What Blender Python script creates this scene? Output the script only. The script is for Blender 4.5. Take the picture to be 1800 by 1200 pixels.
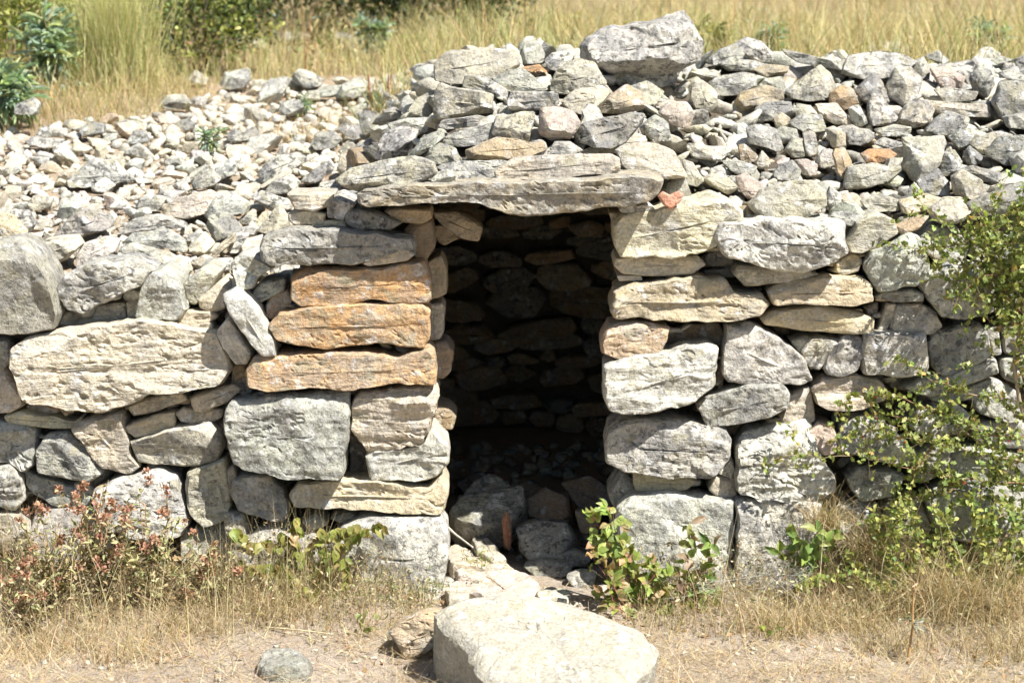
import bpy, math, random
import numpy as np
from mathutils import Vector, Matrix

for _o in list(bpy.data.objects):
    bpy.data.objects.remove(_o, do_unlink=True)
scene = bpy.context.scene
COL = scene.collection

# ------------------------------------------------------------------ camera
EYE = np.array([0.0, -7.0, 2.10]); PITCH = math.radians(9.89); FPX = 3600.0
cam_d = bpy.data.cameras.new('camera'); cam = bpy.data.objects.new('camera', cam_d)
COL.objects.link(cam)
cam.location = EYE; cam.rotation_euler = (math.radians(90) - PITCH, 0, 0)
cam_d.sensor_width = 36.0; cam_d.lens = 36.0 * FPX / 1800.0
cam_d.clip_start = 0.1; cam_d.clip_end = 400
cam_d.dof.use_dof = True; cam_d.dof.focus_distance = 6.95; cam_d.dof.aperture_fstop = 3.4
scene.camera = cam

# ------------------------------------------------------------------ sky, sun, exposure
SUN_EL = math.radians(56); SUN_AZ = math.radians(50)      # azimuth: to the right of the axis behind the camera
to_sun = Vector((math.sin(SUN_AZ) * math.cos(SUN_EL), -math.cos(SUN_AZ) * math.cos(SUN_EL), math.sin(SUN_EL)))
world = bpy.data.worlds.new('World'); scene.world = world; world.use_nodes = True
wn = world.node_tree.nodes; wl = world.node_tree.links
bg = wn.get('Background') or wn.new('ShaderNodeBackground')
sky = wn.new('ShaderNodeTexSky'); sky.sky_type = 'NISHITA'; sky.sun_disc = False
sky.sun_elevation = SUN_EL; sky.sun_rotation = math.atan2(to_sun.x, to_sun.y)
wl.new(sky.outputs['Color'], bg.inputs['Color']); bg.inputs['Strength'].default_value = 0.06
sun_d = bpy.data.lights.new('sun', 'SUN'); sun_d.energy = 5.0; sun_d.angle = math.radians(0.53)
sun_d.color = (1.0, 0.97, 0.92)
sun = bpy.data.objects.new('sun', sun_d); COL.objects.link(sun)
sun.rotation_euler = (-to_sun).to_track_quat('-Z', 'Y').to_euler(); sun.location = (4, -6, 8)
scene.view_settings.view_transform = 'Standard'; scene.view_settings.look = 'None'
scene.view_settings.gamma = 1.0; scene.view_settings.use_curve_mapping = False
scene.view_settings.exposure = 0.95
scene.render.engine = 'CYCLES'
scene.cycles.max_bounces = 5; scene.cycles.transparent_max_bounces = 8; scene.cycles.adaptive_threshold = 0.03; scene.cycles.diffuse_bounces = 2; scene.cycles.caustics_reflective = False; scene.cycles.caustics_refractive = False

# ------------------------------------------------------------------ helpers
RNG = np.random.default_rng(7)
_c, _s = math.cos(PITCH), math.sin(PITCH)
FWD = np.array([0, _c, -_s]); UP = np.array([0, _s, _c])
def ray(px, py):
    return FWD + np.array([1.0, 0, 0]) * ((px - 900.0) / FPX) + UP * ((600.0 - py) / FPX)
def at(px, py, Y):
    """world point seen at a photograph pixel, on the upright plane y = Y"""
    d = ray(px, py); t = (Y - EYE[1]) / d[1]
    return EYE + d * t
def on_ground(px, py, z=0.0):
    d = ray(px, py); t = (z - EYE[2]) / d[2]
    return EYE + d * t
def sm(a, b, x):
    t = np.clip((x - a) / (b - a), 0, 1); return t * t * (3 - 2 * t)

_perm = np.random.default_rng(3).permutation(256); _perm = np.concatenate([_perm, _perm, _perm])
_grad = np.random.default_rng(5).normal(size=(256, 3)); _grad /= np.linalg.norm(_grad, axis=1)[:, None]
def pn(P, seed=0):
    P = np.asarray(P, float) + (seed % 97) * 7.31 + 100.0
    I = np.floor(P).astype(int); F = P - I; I &= 255
    U = F * F * F * (F * (F * 6 - 15) + 10)
    out = 0
    for dx in (0, 1):
        wx = U[:, 0] if dx else 1 - U[:, 0]
        for dy in (0, 1):
            wy = U[:, 1] if dy else 1 - U[:, 1]
            for dz in (0, 1):
                wz = U[:, 2] if dz else 1 - U[:, 2]
                h = _perm[_perm[_perm[(I[:, 0] + dx) & 255] + ((I[:, 1] + dy) & 255)] + ((I[:, 2] + dz) & 255)]
                g = _grad[h]
                out = out + wx * wy * wz * (g[:, 0] * (F[:, 0] - dx) + g[:, 1] * (F[:, 1] - dy) + g[:, 2] * (F[:, 2] - dz))
    return out * 1.5
def fbm(P, f, oct=3, seed=0):
    s = 0; a = 1.0
    for o in range(oct):
        s = s + a * pn(P * f, seed + o * 13); f *= 2.1; a *= 0.5
    return s

def mesh_from(name, V, faces=None, loops=None, smooth=True, mat=None, col=None):
    me = bpy.data.meshes.new(name)
    if faces is not None and not isinstance(faces, np.ndarray):
        me.from_pydata([tuple(v) for v in V], [], faces)
    else:
        V = np.asarray(V, np.float32); faces = np.asarray(faces, np.int32); k = faces.shape[1]
        me.vertices.add(len(V)); me.vertices.foreach_set('co', V.ravel())
        me.loops.add(faces.size); me.loops.foreach_set('vertex_index', faces.ravel())
        me.polygons.add(len(faces)); me.polygons.foreach_set('loop_start', np.arange(0, faces.size, k, dtype=np.int32))
        me.update(calc_edges=True); me.validate()
    if smooth: me.polygons.foreach_set('use_smooth', np.ones(len(me.polygons), bool))
    if col is not None:
        a = me.color_attributes.new('tint', 'FLOAT_COLOR', 'POINT')
        c = np.ones((len(V), 4), np.float32); c[:, :3] = col; a.data.foreach_set('color', c.ravel())
    if mat: me.materials.append(mat)
    me.update()
    return me
def obj(name, me, parent=None, loc=None, color=None):
    o = bpy.data.objects.new(name, me); COL.objects.link(o)
    if loc is not None: o.location = loc
    if parent is not None: o.parent = parent
    if color is not None: o.color = color
    return o
def empty(name, loc=(0, 0, 0)):
    o = bpy.data.objects.new(name, None); COL.objects.link(o); o.location = loc; o.empty_display_size = 0.1
    return o
def tag(o, label=None, cat=None, group=None, kind=None):
    if label: o['label'] = label
    if cat: o['category'] = cat
    if group: o['group'] = group
    if kind: o['kind'] = kind
    return o

class MB:
    """collects triangles/quads with a tint per vertex into one mesh"""
    def __init__(s): s.V = []; s.T = []; s.C = []; s.n = 0
    def add(s, V, T, C):
        V = np.asarray(V, float).reshape(-1, 3); T = np.asarray(T, int).reshape(-1, 3)
        C = np.broadcast_to(np.asarray(C, float), V.shape)
        s.V.append(V); s.T.append(T + s.n); s.C.append(C); s.n += len(V)
    def build(s, name, mat, parent=None, smooth=True, loc=None):
        V = np.concatenate(s.V); 
        if loc is not None: V = V - np.asarray(loc)
        me = mesh_from(name, V, np.concatenate(s.T), smooth=smooth, mat=mat, col=np.concatenate(s.C))
        return obj(name, me, parent)
    def tube(s, pts, r0, r1, col, sides=5):
        pts = np.asarray(pts, float); n = len(pts)
        T = np.gradient(pts, axis=0); T /= np.linalg.norm(T, axis=1)[:, None] + 1e-9
        A = np.cross(T, np.array([0.31, 0.87, 0.22])); A /= np.linalg.norm(A, axis=1)[:, None] + 1e-9
        B = np.cross(T, A); r = np.linspace(r0, r1, n)[:, None, None]
        an = np.arange(sides) / sides * 2 * np.pi
        V = pts[:, None] + r * (np.cos(an)[None, :, None] * A[:, None] + np.sin(an)[None, :, None] * B[:, None])
        i = np.arange(n - 1)[:, None] * sides; j = np.arange(sides)[None]; k = (j + 1) % sides
        a = i + j; b = i + k; c = a + sides; d = b + sides
        s.add(V.reshape(-1, 3), np.concatenate([np.stack([a, b, d], -1).reshape(-1, 3), np.stack([a, d, c], -1).reshape(-1, 3)]), col)
    def leaves(s, P, D, Nn, L, W, C, lobed=False, curl=0.25):
        P = np.asarray(P, float); n = len(P)
        if n == 0: return
        D = D / (np.linalg.norm(D, axis=1)[:, None] + 1e-9)
        S = np.cross(D, Nn); S /= np.linalg.norm(S, axis=1)[:, None] + 1e-9
        Nn = np.cross(S, D)
        L = np.broadcast_to(L, n)[:, None]; W = np.broadcast_to(W, n)[:, None]
        if lobed:
            prof = [(0, 0, 0), (.32, .42, .10), (.48, .22, .05), (.68, .55, .10), (.80, .25, 0), (1, 0, -.1), (.80, -.25, 0), (.68, -.55, .10), (.48, -.22, .05), (.32, -.42, .10)]
        else:
            prof = [(0, 0, 0), (.22, .36, .08), (.5, .5, .09), (.8, .28, .0), (1, 0, -curl), (.8, -.28, .0), (.5, -.5, .09), (.22, -.36, .08)]
        m = len(prof)
        V = [P + D * L * a + S * W * b + Nn * L * c for a, b, c in prof] + [P + D * L * .5]
        V = np.stack(V, 1); 
        T = [(m, i, (i + 1) % m) for i in range(m)]
        T = (np.arange(n)[:, None, None] * (m + 1) + np.asarray(T)[None]).reshape(-1, 3)
        C = np.repeat(np.broadcast_to(np.asarray(C, float), (n, 3))[:, None], m + 1, 1).reshape(-1, 3)
        s.add(V.reshape(-1, 3), T, C)
    def blades(s, P, az, lean, L, W, C, bend=0.5, segs=3):
        """grass blades: root P, azimuth, lean from vertical (rad), length, width"""
        P = np.asarray(P, float); n = len(P)
        az = np.broadcast_to(az, n); lean = np.broadcast_to(lean, n); L = np.broadcast_to(L, n); W = np.broadcast_to(W, n); bend = np.broadcast_to(bend, n)
        H = np.stack([np.cos(az), np.sin(az), np.zeros(n)], 1); S = np.stack([-np.sin(az), np.cos(az), np.zeros(n)], 1)
        tw = np.random.default_rng(n).uniform(-1.2, 1.2, n)[:, None]
        rows = []; pos = P.copy(); ang = lean.copy()
        for k in range(segs + 1):
            w = (W * (1 - 0.75 * k / segs))[:, None] * 0.5
            side = S * np.cos(tw) + H * np.sin(tw)
            rows.append(np.stack([pos - side * w, pos + side * w], 1))
            pos = pos + (H * np.sin(ang)[:, None] + np.array([0, 0, 1.0]) * np.cos(ang)[:, None]) * (L / segs)[:, None]
            ang = ang + bend / segs
        V = np.stack(rows, 1)                                   # n, segs+1, 2, 3
        T = []
        for k in range(segs):
            a = 2 * k; T += [(a, a + 1, a + 3), (a, a + 3, a + 2)]
        m = 2 * (segs + 1)
        T = (np.arange(n)[:, None, None] * m + np.asarray(T)[None]).reshape(-1, 3)
        C = np.repeat(np.broadcast_to(np.asarray(C, float), (n, 3))[:, None], m, 1).reshape(-1, 3)
        s.add(V.reshape(-1, 3), T, C)

# ------------------------------------------------------------------ materials
def nodes(name):
    m = bpy.data.materials.new(name); m.use_nodes = True
    nt = m.node_tree; nt.nodes.clear()
    out = nt.nodes.new('ShaderNodeOutputMaterial'); b = nt.nodes.new('ShaderNodeBsdfPrincipled')
    nt.links.new(b.outputs[0], out.inputs[0])
    return m, nt, b, out
def N(nt, t, **k):
    n = nt.nodes.new(t)
    for a, v in k.items():
        if a.startswith('i_'): n.inputs[a[2:].replace('_', ' ')].default_value = v
        else: setattr(n, a, v)
    return n
def ramp(nt, src, a, b, v0=0.0, v1=1.0):
    r = N(nt, 'ShaderNodeMapRange'); r.inputs[1].default_value = a; r.inputs[2].default_value = b
    r.inputs[3].default_value = v0; r.inputs[4].default_value = v1; r.interpolation_type = 'SMOOTHSTEP'
    nt.links.new(src, r.inputs[0]); return r.outputs[0]
def mixc(nt, f, a, b, mode='MIX'):
    m = N(nt, 'ShaderNodeMix', data_type='RGBA', blend_type=mode)
    for idx, v in ((0, f), (6, a), (7, b)):
        if hasattr(v, 'links') or hasattr(v, 'is_output'): nt.links.new(v, m.inputs[idx])
        elif idx == 0: m.inputs[0].default_value = v
        else: m.inputs[idx].default_value = (*v, 1)
    return m.outputs[2]
def mul(nt, a, b):
    m = N(nt, 'ShaderNodeMath', operation='MULTIPLY')
    for i, v in enumerate((a, b)):
        if hasattr(v, 'is_output'): nt.links.new(v, m.inputs[i])
        else: m.inputs[i].default_value = v
    return m.outputs[0]
def noise(nt, vec, scale, detail=6, rough=0.6, dist=0.0):
    n = N(nt, 'ShaderNodeTexNoise'); n.inputs['Scale'].default_value = scale; n.inputs['Detail'].default_value = detail
    n.inputs['Roughness'].default_value = rough; n.inputs['Distortion'].default_value = dist
    nt.links.new(vec, n.inputs['Vector']); return n.outputs[0]

def stone_material(name, per_object=True):
    m, nt, b, out = nodes(name); L = nt.links.new
    tc = N(nt, 'ShaderNodeTexCoord'); oi = N(nt, 'ShaderNodeObjectInfo')
    vm = N(nt, 'ShaderNodeVectorMath', operation='ADD'); sc = N(nt, 'ShaderNodeVectorMath', operation='SCALE'); sc.inputs['Scale'].default_value = 37.0
    cmb = N(nt, 'ShaderNodeCombineXYZ'); L(oi.outputs['Random'], cmb.inputs[0]); L(oi.outputs['Random'], cmb.inputs[2])
    L(cmb.outputs[0], sc.inputs[0]); L(tc.outputs['Object'], vm.inputs[0]); L(sc.outputs[0], vm.inputs[1])
    vec = vm.outputs[0]
    if per_object: base = oi.outputs['Color']; lich = oi.outputs['Alpha']
    else:
        at_ = N(nt, 'ShaderNodeAttribute', attribute_name='tint'); base = at_.outputs['Color']; lich = 0.15
    big = noise(nt, vec, 5.0, 3, 0.6); mid = noise(nt, vec, 19.0, 5, 0.65); fine = noise(nt, vec, 95.0, 3, 0.7)
    st = N(nt, 'ShaderNodeMapping'); st.inputs['Scale'].default_value = (1.0, 1.0, 5.0); L(vec, st.inputs[0])
    strat = noise(nt, st.outputs[0], 9.0, 4, 0.65, 0.4)
    samt = ramp(nt, oi.outputs['Random'], 0.25, 0.95)
    c = mixc(nt, ramp(nt, big, 0.32, 0.68), base, mixc(nt, 1.0, base, (1.13, 1.06, 0.92), 'MULTIPLY'))
    # warm weathering, grey crust, dark lichen, pale lichen
    c = mixc(nt, mul(nt, ramp(nt, noise(nt, vec, 6.5, 4, 0.65, 0.4), 0.53, 0.64), 0.6), c, (0.44, 0.425, 0.375))
    c = mixc(nt, mul(nt, ramp(nt, big, 0.60, 0.40), 0.22), c, (0.43, 0.34, 0.21))
    c = mixc(nt, mul(nt, ramp(nt, strat, 0.50, 0.70), mul(nt, samt, 0.45)), c, mixc(nt, 1.0, c, (0.62, 0.62, 0.60), 'MULTIPLY'))
    grey = mul(nt, ramp(nt, noise(nt, vec, 10.5, 5, 0.72, 0.3), 0.475, 0.55), lich)
    c = mixc(nt, mul(nt, grey, 0.85), c, (0.225, 0.22, 0.21))
    blk = mul(nt, ramp(nt, noise(nt, vec, 34.0, 4, 0.75), 0.52, 0.60), lich)
    c = mixc(nt, mul(nt, blk, 0.85), c, (0.075, 0.073, 0.068))
    c = mixc(nt, mul(nt, ramp(nt, mid, 0.57, 0.66), 0.55), c, (0.66, 0.655, 0.63))
    c = mixc(nt, mul(nt, ramp(nt, noise(nt, vec, 15.0, 4, 0.62, 0.5), 0.57, 0.61), mul(nt, ramp(nt, oi.outputs['Random'], 0.15, 0.8), 0.7)), c, (0.30, 0.275, 0.19))
    vo = N(nt, 'ShaderNodeTexVoronoi'); vo.inputs['Scale'].default_value = 70.0; L(vec, vo.inputs['Vector'])
    c = mixc(nt, mul(nt, ramp(nt, vo.outputs['Distance'], 0.16, 0.06), ramp(nt, mid, 0.48, 0.62, 0.0, 0.55)), c, (0.11, 0.10, 0.085))
    c = mixc(nt, 1.0, c, mixc(nt, ramp(nt, fine, 0.25, 0.75), (0.76, 0.76, 0.76), (1.18, 1.18, 1.18)), 'MULTIPLY')
    L(c, b.inputs['Base Color']); b.inputs['Roughness'].default_value = 0.92; b.inputs['Specular IOR Level'].default_value = 0.18
    hsum = N(nt, 'ShaderNodeMath', operation='ADD'); L(mul(nt, mid, 1.3), hsum.inputs[0])
    h2 = N(nt, 'ShaderNodeMath', operation='ADD'); L(mul(nt, fine, 0.55), h2.inputs[0]); L(mul(nt, strat, mul(nt, samt, 1.3)), h2.inputs[1]); L(h2.outputs[0], hsum.inputs[1])
    bp = N(nt, 'ShaderNodeBump'); bp.inputs['Strength'].default_value = 0.75; bp.inputs['Distance'].default_value = 0.014
    L(hsum.outputs[0], bp.inputs['Height']); L(bp.outputs[0], b.inputs['Normal'])
    return m
STONE = stone_material('limestone'); STONE_MIX = stone_material('limestone_rubble', False)

def soil_material(name, c0, c1, c2, scale=6.0):
    m, nt, b, out = nodes(name); L = nt.links.new
    tc = N(nt, 'ShaderNodeTexCoord'); v = tc.outputs['Object']
    n1 = noise(nt, v, scale, 8, 0.65); n2 = noise(nt, v, scale * 9, 8, 0.7); n3 = noise(nt, v, scale * 45, 4, 0.7)
    c = mixc(nt, ramp(nt, n1, 0.35, 0.65), c0, c1)
    c = mixc(nt, mul(nt, ramp(nt, n2, 0.5, 0.68), 0.8), c, c2)
    c = mixc(nt, 1.0, c, mixc(nt, ramp(nt, n3, 0.25, 0.75), (0.6, 0.6, 0.6), (1.35, 1.35, 1.35)), 'MULTIPLY')
    L(c, b.inputs['Base Color']); b.inputs['Roughness'].default_value = 0.97; b.inputs['Specular IOR Level'].default_value = 0.1
    s = N(nt, 'ShaderNodeMath', operation='ADD'); L(n2, s.inputs[0]); L(mul(nt, n3, 0.5), s.inputs[1])
    bp = N(nt, 'ShaderNodeBump'); bp.inputs['Strength'].default_value = 0.9; bp.inputs['Distance'].default_value = 0.02
    L(s.outputs[0], bp.inputs['Height']); L(bp.outputs[0], b.inputs['Normal'])
    return m
SOIL = soil_material('dry_soil', (0.46, 0.375, 0.29), (0.56, 0.475, 0.385), (0.32, 0.235, 0.165))
RUB_SOIL = soil_material('stony_soil', (0.50, 0.41, 0.30), (0.56, 0.42, 0.29), (0.36, 0.28, 0.20), 9.0)
CORE = soil_material('wall_core_gap_shade', (0.16, 0.13, 0.10), (0.22, 0.18, 0.13), (0.10, 0.08, 0.06), 12.0)
HILL = soil_material('hill_soil', (0.24, 0.185, 0.10), (0.30, 0.24, 0.13), (0.16, 0.14, 0.07), 2.0)

def plant_material(name, trans=0.3, rough=0.6, spec=0.3, vein=0.0):
    m, nt, b, out = nodes(name); L = nt.links.new
    a = N(nt, 'ShaderNodeAttribute', attribute_name='tint'); tc = N(nt, 'ShaderNodeTexCoord')
    n = noise(nt, tc.outputs['Object'], 60.0, 4, 0.6)
    c = mixc(nt, 1.0, a.outputs['Color'], mixc(nt, ramp(nt, n, 0.3, 0.7), (0.75, 0.78, 0.75), (1.2, 1.18, 1.1)), 'MULTIPLY')
    L(c, b.inputs['Base Color']); b.inputs['Roughness'].default_value = rough; b.inputs['Specular IOR Level'].default_value = spec
    if trans > 0:
        t = N(nt, 'ShaderNodeBsdfTranslucent'); mx = N(nt, 'ShaderNodeMixShader'); mx.inputs[0].default_value = trans
        c2 = mixc(nt, 1.0, c, (1.25, 1.3, 0.7), 'MULTIPLY'); L(c2, t.inputs['Color'])
        L(b.outputs[0], mx.inputs[1]); L(t.outputs[0], mx.inputs[2]); L(mx.outputs[0], out.inputs[0])
    return m
LEAF = plant_material('green_leaf', 0.32, 0.45, 0.4); GRASS = plant_material('dry_grass', 0.28, 0.75, 0.2); WOOD = plant_material('twig', 0.0, 0.85, 0.2)
DRY = plant_material('dry_leaf', 0.18, 0.85, 0.15)

# ------------------------------------------------------------------ terrain of the rubble
def H(x, y):
    x = np.asarray(x, float); y = np.asarray(y, float)
    Lf = 0.99 + 0.175 * np.minimum(y, 3.6) + 0.035 * np.maximum(y - 3.6, 0)
    R = 1.27 + 0.298 * np.minimum(y, 1.65) - 0.04 * np.maximum(y - 1.65, 0)
    R = R + 0.12 * np.exp(-((x - 0.12) / 0.55) ** 2) * sm(-0.05, 0.45, y) * (1 - sm(1.1, 1.9, y)) + 0.06 * np.exp(-((x - 0.05) / 0.55) ** 2)
    R = np.maximum(R, Lf)
    h = Lf + (R - Lf) * sm(-0.78, -0.22, x)
    h = h + 0.20 * np.exp(-((x + 0.52) / 0.27) ** 2) * (1 - sm(0.05, 0.7, y))
    h = h + 0.025 * np.sin(x * 3.1 + 1.0) * np.sin(y * 2.7 + 0.4)
    return h
def hit(px, py):
    d = ray(px, py); Y = np.linspace(0.05, 9, 1800); t = (Y - EYE[1]) / d[1]
    P = EYE[None] + d[None] * t[:, None]; below = P[:, 2] <= H(P[:, 0], P[:, 1])
    i = np.argmax(below) if below.any() else len(Y) - 1
    return P[i]

# ------------------------------------------------------------------ one stone grown from its outline
def chaikin(P, q):
    n = np.roll(P, -1, 0); return np.stack([P * (1 - q) + n * q, P * q + n * (1 - q)], 1).reshape(-1, 2)
def resample(P, n):
    Q = np.vstack([P, P[:1]]); d = np.concatenate([[0], np.cumsum(np.linalg.norm(np.diff(Q, axis=0), axis=1))])
    t = np.arange(n) / n * d[-1]
    return np.stack([np.interp(t, d, Q[:, 0]), np.interp(t, d, Q[:, 1])], 1)
def loft(poly, seed, front=None, back=0.25, taper=0.10, step=0.011, rough=1.0, facet=1.0, strata=0.5, bev=None, tilt=0.0, pits=0.0, rock=False):
    """outline in (x, z) -> closed stone whose face looks along -y"""
    r = np.random.default_rng(seed)
    P = np.asarray(poly, float)
    if 0.5 * np.sum(P[:, 0] * np.roll(P[:, 1], -1) - np.roll(P[:, 0], -1) * P[:, 1]) < 0: P = P[::-1]
    P = chaikin(P, 0.06)
    per = np.linalg.norm(np.roll(P, -1, 0) - P, axis=1).sum()
    nb = int(np.clip(per / step, 40, 210)); P = resample(P, nb)
    c0 = P.mean(0); X = P - c0
    w, v = np.linalg.eigh(np.cov(X.T)); ax = v[:, 1]; mn = v[:, 0]
    a = np.abs(X @ ax).max(); bm = np.abs(X @ mn).max()
    half = max(0.0, a - bm * 1.05); spine = c0 + np.clip(X @ ax, -half, half)[:, None] * ax[None] * 0.92
    rm = bm
    nv = np.cross(np.array([ax[0], 0, ax[1]]), [0, 1, 0])
    # ragged outline
    q3 = np.stack([P[:, 0], np.zeros(nb), P[:, 1]], 1)
    rag = fbm(q3 + seed * 0.37, 14.0, 3, seed) * min(0.012, rm * 0.10) * rough
    dirn = P - spine; dirn /= np.linalg.norm(dirn, axis=1)[:, None] + 1e-6
    P = P + dirn * rag[:, None]
    nr = int(np.clip(rm / step, 7, 24)); S = np.concatenate([np.linspace(1, 0.9, 3)[:-1], np.linspace(0.9, 0.05, nr)])
    F = front if front is not None else min(0.05, rm * 0.42)
    bv = bev if bev is not None else min(0.008, rm * 0.2)
    # broken faces: planes that fall away from the crown towards the rim, shallow at the top, steep underneath
    th = np.sort(r.uniform(0, 2 * np.pi, int(r.integers(4, 7)))); th = np.concatenate([th, [np.pi / 2 + r.normal() * .25]])
    dk = np.stack([np.cos(th), np.sin(th)], 1); sup = (P @ dk.T).max(0)
    up_ = np.clip(dk[:, 1], -1, 1); sl = np.where(up_ > .5, r.uniform(.45, 1.3, len(th)), np.where(up_ < -.4, r.uniform(1.8, 4, len(th)), r.uniform(.6, 2.6, len(th)))) / (facet if rock else 1)
    sl = sl * (1 if rock else np.where(up_ > .5, 1.3, 2.6)); sl = np.maximum(sl, F / rm * (.75 if rock else .9))
    K = 3; ck = c0 + r.normal(size=(K, 2)) * np.array([a, bm]) * 0.45; g = r.normal(size=(K, 2)) * 0.24 * facet
    rings = []
    for s in S:
        p = spine + (P - spine) * s; d = (1 - s) * rm
        prof = 1 - (1 - np.clip(d / bv, 0, 1)) ** 2
        crown = F + np.clip(np.min([(p - ck[k]) @ g[k] for k in range(2)], axis=0), -F * .6, F * .45)
        crown = np.maximum(crown, F * .55 + np.clip((p - ck[2]) @ g[2], -F * .6, F * .5))
        hgt = np.minimum(crown, np.min(sl[None] * (sup[None] - p @ dk.T), axis=1) + .003) * prof
        y = -hgt + tilt * (p[:, 1] - c0[1])
        rings.append(np.stack([p[:, 0], y, p[:, 1]], 1))
    nf = len(S)
    sides = []
    ts = (0.12, 0.35, 0.7, 0.95, 1.0)
    for t in ts:
        sc = (1 - taper * t ** 1.5) if not rock else max(0.05, (1 - t ** 2.3)) ** 0.5 if t < 1 else 0.22
        if t == 1.0 and not rock: sc *= 0.9
        p = spine + (P - spine) * sc
        sides.append(np.stack([p[:, 0], np.full(nb, back * t), p[:, 1]], 1))
    allr = rings[::-1] + sides                                   # centre ... rim ... back
    V = np.concatenate(allr); n = len(allr)
    Q = V + seed * 1.7
    amp = min(1.0, rm / 0.07) * rough
    D1 = np.stack([fbm(Q, 7.0, 2, seed + k * 5) for k in range(3)], 1) * np.array([0.004, 0.008, 0.004]) * amp
    rid = fbm(Q * np.array([0.55, 1, 1.9]), 11.0, 3, seed + 3)
    crack = np.clip(1 - np.abs(rid) * 9.0, 0, 1) ** 2 * (fbm(Q, 5.0, 1, seed + 41) > .05)
    D1[:, 1] += crack * 0.009 * amp * (V[:, 1] < 0.02)
    st = fbm(Q * np.array([0.35, 0.6, 3.2]), 10.0, 3, seed + 9)
    D1[:, 1] += strata * 0.0045 * amp * np.tanh(st * 3.0)
    D1[:, 1] += fbm(Q, 34.0, 3, seed + 21) * 0.0042 * amp
    if pits > 0:
        pt = fbm(Q * np.array([0.7, 1, 1.5]), 26.0, 2, seed + 31); D1[:, 1] += pits * np.clip(pt - 0.2, 0, 0.35) * 0.06 * (V[:, 1] < 0.0)
    V = V + D1
    idx = np.arange(n * nb).reshape(n, nb); A = idx[:-1]; B = np.roll(A, -1, 1); C = idx[1:]; Dd = np.roll(C, -1, 1)
    quads = np.stack([A, C, Dd, B], -1).reshape(-1, 4)
    return V, quads, idx[0], idx[-1]
def stone_mesh(name, mat=None, **k):
    V, q, f0, f1 = loft(**k)
    m = np.array([0, 0, 0], float)
    c0 = V[f0].mean(0); c1 = V[f1].mean(0); n = len(V)
    V = np.vstack([V, c0, c1])
    def fan(ids, c, flip):
        j = np.roll(ids, -1); t = np.stack([np.full(len(ids), c), j, ids] if flip else [np.full(len(ids), c), ids, j], 1); return t
    tri = np.concatenate([q[:, [0, 1, 2]], q[:, [0, 2, 3]], fan(f0, n, False), fan(f1, n + 1, True)])
    me = mesh_from(name, V, tri, mat=mat or STONE); me.set_sharp_from_angle(angle=math.radians(36)); return me

PAL = dict(w=(.555, .56, .52), g=(.415, .425, .395), d=(.28, .285, .262), c=(.56, .515, .42), t=(.44, .375, .275), o=(.50, .31, .17), b=(.30, .235, .165),
           p=(.53, .45, .405), r=(.52, .21, .125), k=(.17, .16, .145), y=(.53, .47, .345), m=(.485, .47, .395), n=(.46, .36, .25), q=(.50, .345, .205))
LICH = dict(w=.55, g=.65, d=.85, c=.32, t=.35, o=.3, b=.3, p=.25, r=.05, k=.6, y=.15, m=.45, n=.2, q=.35)
def tint(cls, r):
    b = np.array(PAL[cls]) * r.uniform(0.92, 1.08) * (1 + r.normal(size=3) * 0.018)
    return (*np.clip(b, 0, .8), float(np.clip(LICH[cls] * r.uniform(.6, 1.4), 0, 1)))

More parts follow.
